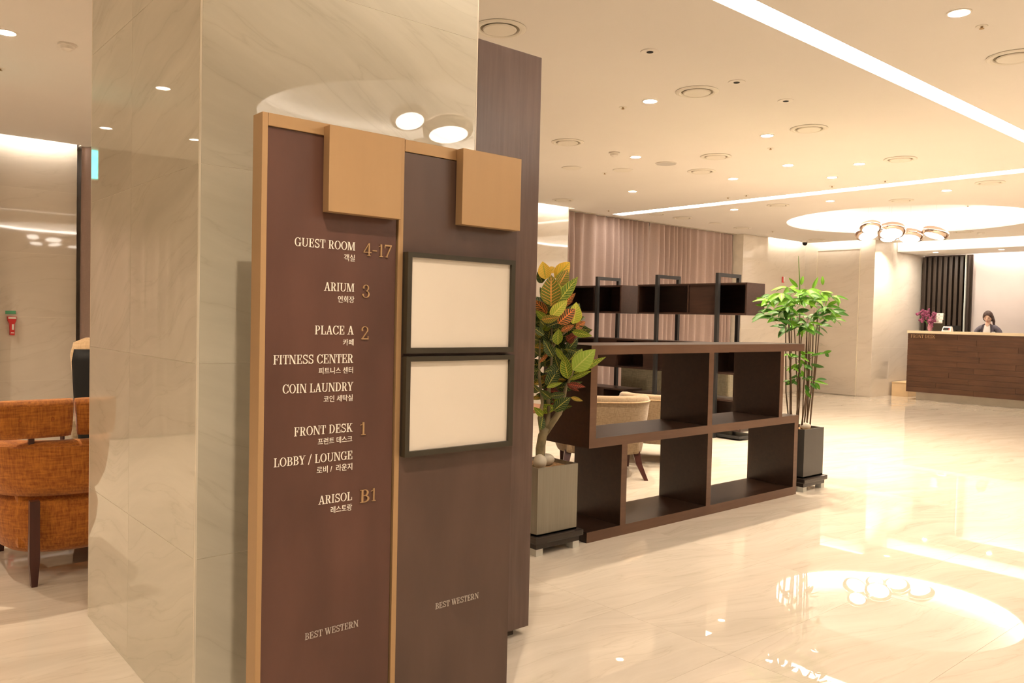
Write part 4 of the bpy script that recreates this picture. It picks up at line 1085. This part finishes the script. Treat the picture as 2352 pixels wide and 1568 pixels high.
print('heads', [tuple(round(a, 2) for a in h) for h in hp_])
chandelier('cluster of pink-chrome disc lamps hanging below the round light recess by the desk', hp_, ZL, .2)
chandelier('cluster of chrome disc lamps in the lobby behind the viewer, mirrored in the pillar', [(2.97, .30, 2.62, .13, -.1, .45), (3.31, .27, 2.61, .185, -.05, .25), (3.42, -.20, 2.55, .16, .1, .2), (3.85, -.55, 2.56, .18, 0, .1), (4.2, -.25, 2.56, .16, .1, 0), (3.2, -.70, 2.58, .15, -.1, .2)], 2.6, .2)

# exit sign (seen mirrored in the pillar side)
t = thing('exit_sign', 'glowing teal exit sign hanging from the ceiling, mirrored in the pillar edge', 'sign', (.14, 6.75, ZC))
obj('housing', B(.10, 6.74, 2.27, .46, 6.78, 2.52), M['white_plastic'], t)
obj('lit_face', B(.108, 6.730, 2.28, .452, 6.741, 2.49), M['exit'], t)
obj('hanger', B(.26, 6.75, 2.52, .29, 6.77, ZC-.001), M['white_plastic'], t)

# emergency torch on the left stone wall
q = P(25, 745, 1, YL-.02)
t = thing('emergency_torch', 'red emergency torch in its holder on the stone wall above the settee', 'torch', (q.x, YL-.001, q.z))
def tp(px, py): a = P(px, py, 1, YL-.02); return a.x, a.z
def poly(pts, y0, y1): return MB().prism([tp(*p) for p in pts], y0, y1, lambda u, v, q: (u, q, v))
obj('torch_body', poly([(16, 726), (38, 727), (36, 737), (33, 744), (33, 770), (22, 769), (21, 743), (17, 736)], YL-.045, YL-.001), M['red'], t, bevel=.003)
obj('white_band', poly([(18, 727.5), (36, 728), (36, 732), (18, 731.5)], YL-.048, YL-.045), M['white_plastic'], t)
obj('label_strip', poly([(26, 744.5), (31, 744.5), (31, 757), (26, 757)], YL-.048, YL-.045), M['white_plastic'], t)
obj('foot_band', poly([(24, 762.5), (31, 763), (31, 765), (24, 765)], YL-.048, YL-.045), M['white_plastic'], t)
t = thing('safety_tag', 'small green safety tag above the red torch', 'tag', (q.x, YL-.001, tp(25, 717)[1]))
obj('plate', poly([(13, 713.5), (37, 713.5), (37, 721), (13, 721)], YL-.004, YL-.001), M['green_tag'], t)
# red marker sign on the far wall
a = P(1798, 642, 1, YR-.01)
t = thing('fire_marker', 'small red and white fire marker sign on the wall above the umbrella plant', 'sign', (a.x, YR-.001, a.z))
obj('red_plate', B(a.x-.02, YR-.01, a.z-.055, a.x+.05, YR-.001, a.z+.055), M['red'], t)
obj('white_plate', B(a.x+.022, YR-.012, a.z-.035, a.x+.062, YR-.0105, a.z+.055), M['signpaper'], t)

# ------------------------------------------------------------------ front desk
DX, DYL, DYR = 14.80, 6.36, 1.6
dk = thing('front_desk', 'long reception desk faced with dark wood planks under a cream counter', 'desk', (15.1, 4.0, 0))
obj('counter_top', B(DX-.01, DYR, 1.185, 15.28, DYL+.01, 1.232), M['cream_top'], dk, bevel=.002)
obj('desk_body', B(DX+.022, DYR, 14*.01, 15.22, DYL-.002, 1.184), M['kick'], dk)
zr = [.14+(1.184-.14)*k/11 for k in range(12)]
for k in range(11):
    cuts = [DYL]; y = DYL-random.uniform(.5, 1.2)
    while y > DYR+.3: cuts.append(y); y -= random.uniform(.9, 1.3)
    cuts.append(DYR)
    for a, b in zip(cuts[:-1], cuts[1:]):
        off = random.uniform(0, .0035)
        obj('plank', B(DX+off, b+.0012, zr[k]+.0014, DX+.022, a-.0012, zr[k+1]-.0014), M['desk_wood'], dk, origin=(DX, (a+b)/2, zr[k]))
obj('kick_plate', B(DX+.12, DYR, 0, 15.2, DYL-.13, .14), M['kick_metal'], dk)
a, b = P(2092, 775, 0, DX), P(2148, 777, 0, DX)
ml = MB(); polys, x = [], 0
for c in 'FRONT DESK':
    g, w_ = glyph(c); polys += [[(u+x, v) for u, v in p] for p in g]; x += w_
for k, p in enumerate(polys):
    ml.prism([(a.y+(u/x)*(b.y-a.y), a.z+v*.060) for u, v in p], DX-.004-k*1e-5, DX+.004, lambda u, v, q: (q, u, v))
obj('lettering', ml, M['bronze'], dk)
# fluted screen
FYL, FYR = 6.80, P(2232, 650, 0, 16.45).y
t = thing('fluted_screen', 'dark vertical-finned screen on the wall behind the desk', 'screen', (16.45, (FYL+FYR)/2, 0))
obj('back_board', B(16.46, FYR, 0, 16.497, FYL, 2.685), M['fin'], t)
nf = 9
for k in range(nf):
    y0 = FYL-(FYL-FYR)*(k+.08)/nf; wf = (FYL-FYR)/nf*.62
    obj('fin', B(16.36, y0-wf, 0, 16.46, y0, 2.66), M['fin'], t, bevel=.008)
obj('glass_edge', B(16.30, FYR+.06, 0, 16.355, FYR+.072, 2.684), M['glass_edge'], t)
# cardboard box
bx_ = thing('cardboard_box', 'plain beige box on the floor between side wall and desk', 'box', (15.5, 6.66, 0))
obj('carton', B(15.22, 6.50, 0.001, 15.98, 6.80, .25), M['card'], bx_)
obj('carton_lid', B(15.215, 6.495, .25, 15.985, 6.805, .262), M['card'], bx_)

CZ = 1.232
def DP(px, py, X=15.0): return P(px, py, 0, X)
# vase and orchids
v = DP(2136, 757, 15.05)
t = thing('flower_vase', 'pink glass vase at the end of the reception counter', 'vase', (v.x, v.y, CZ))
obj('vessel', MB().lathe([(.025, 0), (.036, .02), (.042, .06), (.034, .10), (.036, .118), (.031, .118), (.028, .10), (0, .09)], n=24), M['vase'], t, local=True, smooth=True)
bq = thing('orchid_bouquet', 'bunch of magenta orchids standing in the pink vase', 'flowers', (v.x, v.y, CZ+.09))
for k in range(84):
    px, py = random.choice([(2110, 719), (2118, 714), (2126, 716), (2122, 727), (2132, 722), (2136, 731), (2142, 728), (2146, 720), (2134, 738), (2140, 741), (2118, 735), (2145, 736)])
    c = DP(px+gauss(3), py+gauss(3), 15.04+random.uniform(-.07, .005))
    m = MB()
    for j in range(5):
        an = 2*PI*j/5+gauss(.2); d = Vector((gauss(.3)-.4, math.cos(an), math.sin(an))).normalized()
        m.ell(tuple(c+d*.013), (.004, .012, .012), 8, 5)
    obj('blossom', m, M['petal'], bq, smooth=True)
for px, py in ((2110, 719), (2126, 714), (2146, 719), (2120, 734), (2138, 730)):
    c = DP(px, py, 15.05)
    obj('stalk', MB().tube([(v.x, v.y, CZ+.06), ((v.x+c.x)/2, (v.y+c.y)/2, (CZ+c.z)/2+.04), c], .003, 5), M['bamboo_c'], bq)
# card stand
c0, c1 = DP(2144, 758, 15.06), DP(2168, 758, 15.06)
t = thing('card_stand', 'dark upright stand with white price cards on the counter', 'stand', (15.06, (c0.y+c1.y)/2, CZ))
z1 = DP(2150, 719, 15.06).z
obj('board', B(15.06, c1.y, CZ, 15.075, c0.y, z1-.01), M['frame'], t)
for k in range(3):
    zt = z1-.055*k; dy = .012*(k == 2)
    cd = obj('card', B(15.052-.003*k, c1.y+.015+dy, zt-.065, 15.056-.003*k, c0.y+dy*.5, zt), M['signpaper'], t)
    ym = (c1.y+c0.y)/2+dy
    obj('print', B(15.0514-.003*k, c1.y+.02+dy, zt-.054, 15.052-.003*k, c0.y-.008, zt-.050).box(15.0514-.003*k, ym-.010, zt-.036, 15.052-.003*k, ym+.008, zt-.022), M['lapel'], cd)
obj('base', B(15.03, c1.y, CZ, 15.11, c0.y, CZ+.012), M['frame'], t)
# payment terminal
c0, c1 = DP(2164, 759, 14.98), DP(2186, 759, 14.98)
t = thing('card_terminal', 'white slanted card terminal with dark screen on the counter', 'terminal', (15.0, (c0.y+c1.y)/2, CZ))
ya, yb = c1.y, c0.y
obj('case', MB().loft([[(14.94, ya, CZ), (14.94, yb, CZ), (15.06, yb, CZ), (15.06, ya, CZ)], [(14.985, ya+.012, CZ+.085), (14.985, yb-.012, CZ+.085), (15.04, yb-.012, CZ+.085), (15.04, ya+.012, CZ+.085)]]), M['white_plastic'], t, bevel=.006)
obj('display', MB().loft([[(14.944, ya+.045, CZ+.022), (14.944, yb-.025, CZ+.022), (14.966, yb-.025, CZ+.065), (14.966, ya+.045, CZ+.065)], [(14.955, ya+.045, CZ+.02), (14.955, yb-.025, CZ+.02), (14.977, yb-.025, CZ+.055), (14.977, ya+.045, CZ+.055)]]), M['black'], t)
obj('red_key', MB().loft([[(14.944, ya+.028, CZ+.022), (14.944, ya+.041, CZ+.022), (14.966, ya+.041, CZ+.065), (14.966, ya+.028, CZ+.065)], [(14.955, ya+.028, CZ+.02), (14.955, ya+.041, CZ+.02), (14.977, ya+.041, CZ+.055), (14.977, ya+.028, CZ+.055)]]), M['red'], t)
# monitor
c0, c1 = DP(2176, 755, 15.25), DP(2202, 755, 15.25)
t = thing('monitor', 'black computer monitor behind the card terminal', 'monitor', (15.18, (c0.y+c1.y)/2, CZ))
obj('screen', B(15.17, c1.y-.05, CZ+.02, 15.20, c0.y+.02, CZ+.105), M['black'], t, bevel=.003)
obj('stand', B(15.15, (c0.y+c1.y)/2-.04, CZ, 15.23, (c0.y+c1.y)/2+.04, CZ+.012).box(15.180, (c0.y+c1.y)/2-.012, CZ, 15.193, (c0.y+c1.y)/2+.012, CZ+.03), M['black'], t)

# ------------------------------------------------------------------ receptionist
def skin_mesh(name, pts, edges, radii, mat, sub=2):
    me = bpy.data.meshes.new(name); me.from_pydata(pts, edges, [])
    o = bpy.data.objects.new(name, me); COL.objects.link(o)
    sk = o.modifiers.new('s', 'SKIN'); sk.use_smooth_shade = True
    sv = me.skin_vertices[0].data
    for k, r_ in enumerate(radii): sv[k].radius = r_ if isinstance(r_, tuple) else (r_, r_)
    sv[0].use_root = True
    sb = o.modifiers.new('u', 'SUBSURF'); sb.levels = sub; sb.render_levels = sub
    dg = bpy.context.evaluated_depsgraph_get(); dg.update()
    m2 = bpy.data.meshes.new_from_object(o.evaluated_get(dg)); bpy.data.objects.remove(o); bpy.data.meshes.remove(me)
    m2.name = name; m2.materials.clear(); m2.materials.append(mat)
    for p in m2.polygons: p.use_smooth = True
    return m2
pc = P(2270, 745, 0, 15.72)
pr = thing('person', 'receptionist in grey blazer and white top behind the desk, looking down, hair tied back', 'person', (15.72, pc.y, 0), R(-82))
# local frame: faces -Y, z up
hz = 1.50
pts = [(0, .02, .92), (0, .02, 1.08), (0, .01, 1.25), (0, .0, 1.34), (0, -.015, 1.40), (0, -.03, 1.44),
       (.085, .0, 1.31), (.155, .0, 1.275), (.195, -.01, 1.10), (.15, -.16, .98), (.09, -.26, 1.0),
       (-.085, .0, 1.31), (-.155, .0, 1.275), (-.195, -.01, 1.10), (-.15, -.16, .98), (-.09, -.26, 1.0),
       (.09, .02, .88), (.10, .01, .48), (.10, .03, .10), (-.09, .02, .88), (-.10, .01, .48), (-.10, .03, .10), (.10, -.10, .04), (-.10, -.10, .04)]
ed = [(0, 1), (1, 2), (2, 3), (3, 4), (4, 5), (3, 6), (6, 7), (7, 8), (8, 9), (9, 10), (3, 11), (11, 12), (12, 13), (13, 14), (14, 15), (0, 16), (16, 17), (17, 18), (0, 19), (19, 20), (20, 21), (18, 22), (21, 23)]
rad = [(.13, .09), (.10, .08), (.12, .085), .06, .040, .042, .028, .030, .036, .030, .022, .028, .030, .036, .030, .022, .075, .05, .035, .075, .05, .035, .03, .03]
body = skin_mesh('body', pts, ed, rad, M['skin'])
# head and hands joined into the body mesh
hd = MB()
hc = Vector((0, -.045, hz)); tilt = Matrix.Rotation(R(22), 3, 'X')
def headpt(u, v):
    x, y, z = math.cos(u)*math.sin(v), math.sin(u)*math.sin(v), -math.cos(v)
    px, py, pz = x*.070, y*.088, z*.105
    if z < 0: f = 1-.30*(-z)**1.5; px *= f; py *= 1-.12*(-z)
    if y < 0:
        py += -.018*math.exp(-((x/.16)**2)-((z+.12)/.16)**2)        # nose
        py += .008*(math.exp(-(((x-.42)/.2)**2)-((z-.08)/.12)**2)+math.exp(-(((x+.42)/.2)**2)-((z-.08)/.12)**2))
        py += -.005*math.exp(-((x/.3)**2)-((z+.48)/.08)**2)
        py += -.006*math.exp(-((x/.4)**2)-((z+.85)/.2)**2)
    return px, py, pz
nu, nv = 40, 30
vs = []
for j in range(nv+1):
    for i in range(nu):
        p = tilt @ Vector(headpt(2*PI*i/nu, PI*j/nv)); vs.append(tuple(p+hc))
hd.add(vs, [(j*nu+i, j*nu+(i+1) % nu, (j+1)*nu+(i+1) % nu, (j+1)*nu+i) for j in range(nv) for i in range(nu)])
for sx in (-1, 1):
    hd.ell(tuple(tilt @ Vector((sx*.071, .01, -.005))+hc), (.010, .018, .028), 10, 8)
    # hands: palm, four fingers, thumb
    bx, by, bz = sx*.085, -.285, 1.0
    hd.ell((bx, by-.02, bz), (.038, .045, .014), 12, 8)
    for k in range(4):
        fx = bx+(-.027+.018*k); L = (.062, .072, .068, .052)[k if sx > 0 else 3-k]
        hd.tube([(fx, by-.05, bz), (fx, by-.05-L*.5, bz+.006), (fx, by-.05-L, bz-.008)], [.0085, .008, .006], 6)
    hd.tube([(bx-sx*.03, by, bz), (bx-sx*.055, by-.03, bz-.002), (bx-sx*.06, by-.058, bz-.004)], [.010, .009, .007], 6)
hm = hd.mesh('h', M['skin'], True)
bm = bmesh.new(); bm.from_mesh(body); bm.from_mesh(hm); bm.to_mesh(body); bm.free(); bpy.data.meshes.remove(hm)
for p in body.polygons: p.use_smooth = True
obj('body', body, M['skin'], pr, local=True)
# face details
def FP(x, z, dy=0.0):
    # a point on the face surface for normalised x,z
    yv = -math.sqrt(max(0, 1-x*x-z*z)); u = math.atan2(yv, x); v_ = math.acos(max(-1, min(1, -z)))
    p = Vector(headpt(u, v_)); p.y -= dy; return tilt @ p + hc
for sx in (-1, 1):
    obj('eye_lash', MB().tube([FP(sx*.22, .035, .001), FP(sx*.38, .01, .001), FP(sx*.55, .025, .001)], .003, 6), M['hair'], pr, local=True)
    obj('eyebrow', MB().tube([FP(sx*.20, .27, .001), FP(sx*.4, .30, .001), FP(sx*.58, .25, .001)], .0026, 6), M['hair'], pr, local=True)
obj('mouth', MB().tube([FP(-.22, -.47, .001), FP(-.08, -.455, .002), FP(0, -.465, .002), FP(.08, -.455, .002), FP(.22, -.47, .001)], .005, 6), M['lip'], pr, local=True)
# hair: cap over the skull with a parted fringe plus tied-back tail
vs, fs = [], []; nv2 = 22; nu = 48
for j in range(nv2+1):
    for i in range(nu):
        u = 2*PI*i/nu; front = max(0, -math.sin(u))
        side = abs(math.cos(u))
        vmax = PI*(.78-.47*front**.9)
        a = vmax*j/nv2
        p = Vector(headpt(u, PI-a)); p = p*1.0
        q_ = Vector((math.cos(u)*math.sin(a), math.sin(u)*math.sin(a), math.cos(a)))
        p += q_*(.008+.005*(1-front))
        vs.append(tuple(tilt @ p + hc))
fs = [(j*nu+i, j*nu+(i+1) % nu, (j+1)*nu+(i+1) % nu, (j+1)*nu+i) for j in range(nv2) for i in range(nu)]
hr = MB().add(vs, fs)
for sx in (-1, 1):
    for k in range(3):
        p0 = FP(sx*(.04+.06*k), .74-.02*k, .006); p1 = FP(sx*(.52+.05*k), .56-.07*k, .006); p2 = FP(sx*(.84+.02*k), .22-.08*k, .006); p3 = FP(sx*.95, -.18-.06*k, .002)
        hr.tube([p0, p1, p2, p3], [.006, .010, .009, .003], 8)
hr.tube([tuple(tilt @ Vector((.045, .085, -.01))+hc), tuple(hc+Vector((.075, .085, -.07))), tuple(hc+Vector((.085, .06, -.14))), tuple(hc+Vector((.075, .05, -.20)))], [.028, .026, .020, .008], 10)
obj('hair', hr, M['hair'], pr, smooth=True, local=True)
# clothes
bz_p = [(0, .02, .82), (0, .02, 1.05), (0, .01, 1.22), (0, .012, 1.325), (.085, .005, 1.315), (.168, .0, 1.272), (.205, -.01, 1.10), (.155, -.165, .985), (.11, -.235, 1.0), (-.085, .005, 1.315), (-.168, .0, 1.272), (-.205, -.01, 1.10), (-.155, -.165, .985), (-.11, -.235, 1.0)]
bl = skin_mesh('blazer', bz_p, [(0, 1), (1, 2), (2, 3), (3, 4), (4, 5), (5, 6), (6, 7), (7, 8), (3, 9), (9, 10), (10, 11), (11, 12), (12, 13)],
               [(.165, .115), (.135, .10), (.15, .11), (.10, .085), (.07, .06), .056, .048, .041, .034, (.07, .06), .056, .048, .041, .034], M['blazer'])
obj('blazer', bl, M['blazer'], pr, local=True)
def chest(x, z):   # front surface of blazer/shirt
    return -.105-.01*math.cos(x*9)+(z-1.2)*(.28 if z > 1.22 else 0)
obj('shirt', MB().loft([[(x*w2, chest(x*w2, z)-.012, z) for x in (-1, -.5, 0, .5, 1)]+[(x*w2, chest(0, z)+.03, z) for x in (1, .5, 0, -.5, -1)] for z, w2 in ((1.05, .045), (1.15, .058), (1.25, .062), (1.33, .055), (1.36, .050))]), M['shirt'], pr, smooth=True, local=True)
nk = MB().prism([(-.035, 1.375), (.035, 1.375), (0, 1.315)], chest(0, 1.35)-.017, chest(0, 1.35)+.02, lambda u, v_, q: (u, q, v_))
obj('neckline_skin', nk, M['skin'], pr, local=True)
for sx in (-1, 1):
    lp = [(sx*.040, 1.385), (sx*.075, 1.365), (sx*.098, 1.27), (sx*.065, 1.10), (sx*.045, 1.08), (sx*.060, 1.24)]
    m = MB(); vs = [(x, chest(x, z)-.016, z) for x, z in lp]+[(x, chest(x, z)+.01, z) for x, z in lp]; n = 6
    m.add(vs, [tuple(range(n)), tuple(range(2*n-1, n-1, -1))]+[(i, (i+1) % n, n+(i+1) % n, n+i) for i in range(n)])
    obj('lapel', m, M['lapel'], pr, local=True)
obj('name_badge', B(.080, chest(.1, 1.2)-.022, 1.225, .135, chest(.1, 1.2)-.006, 1.243), M['signpaper'], pr, local=True)
tr = skin_mesh('trousers', [(0, .02, .93), (.09, .02, .86), (.10, .01, .48), (.10, .03, .08), (-.09, .02, .86), (-.10, .01, .48), (-.10, .03, .08)], [(0, 1), (1, 2), (2, 3), (0, 4), (4, 5), (5, 6)], [(.15, .11), .095, .068, .055, .095, .068, .055], M['lapel'])
obj('trousers', tr, M['lapel'], pr, local=True)
for sx in (-1, 1): obj('shoe', MB().ell((sx*.10, -.05, .036), (.045, .13, .036), 14, 8), M['black'], pr, smooth=True, local=True)
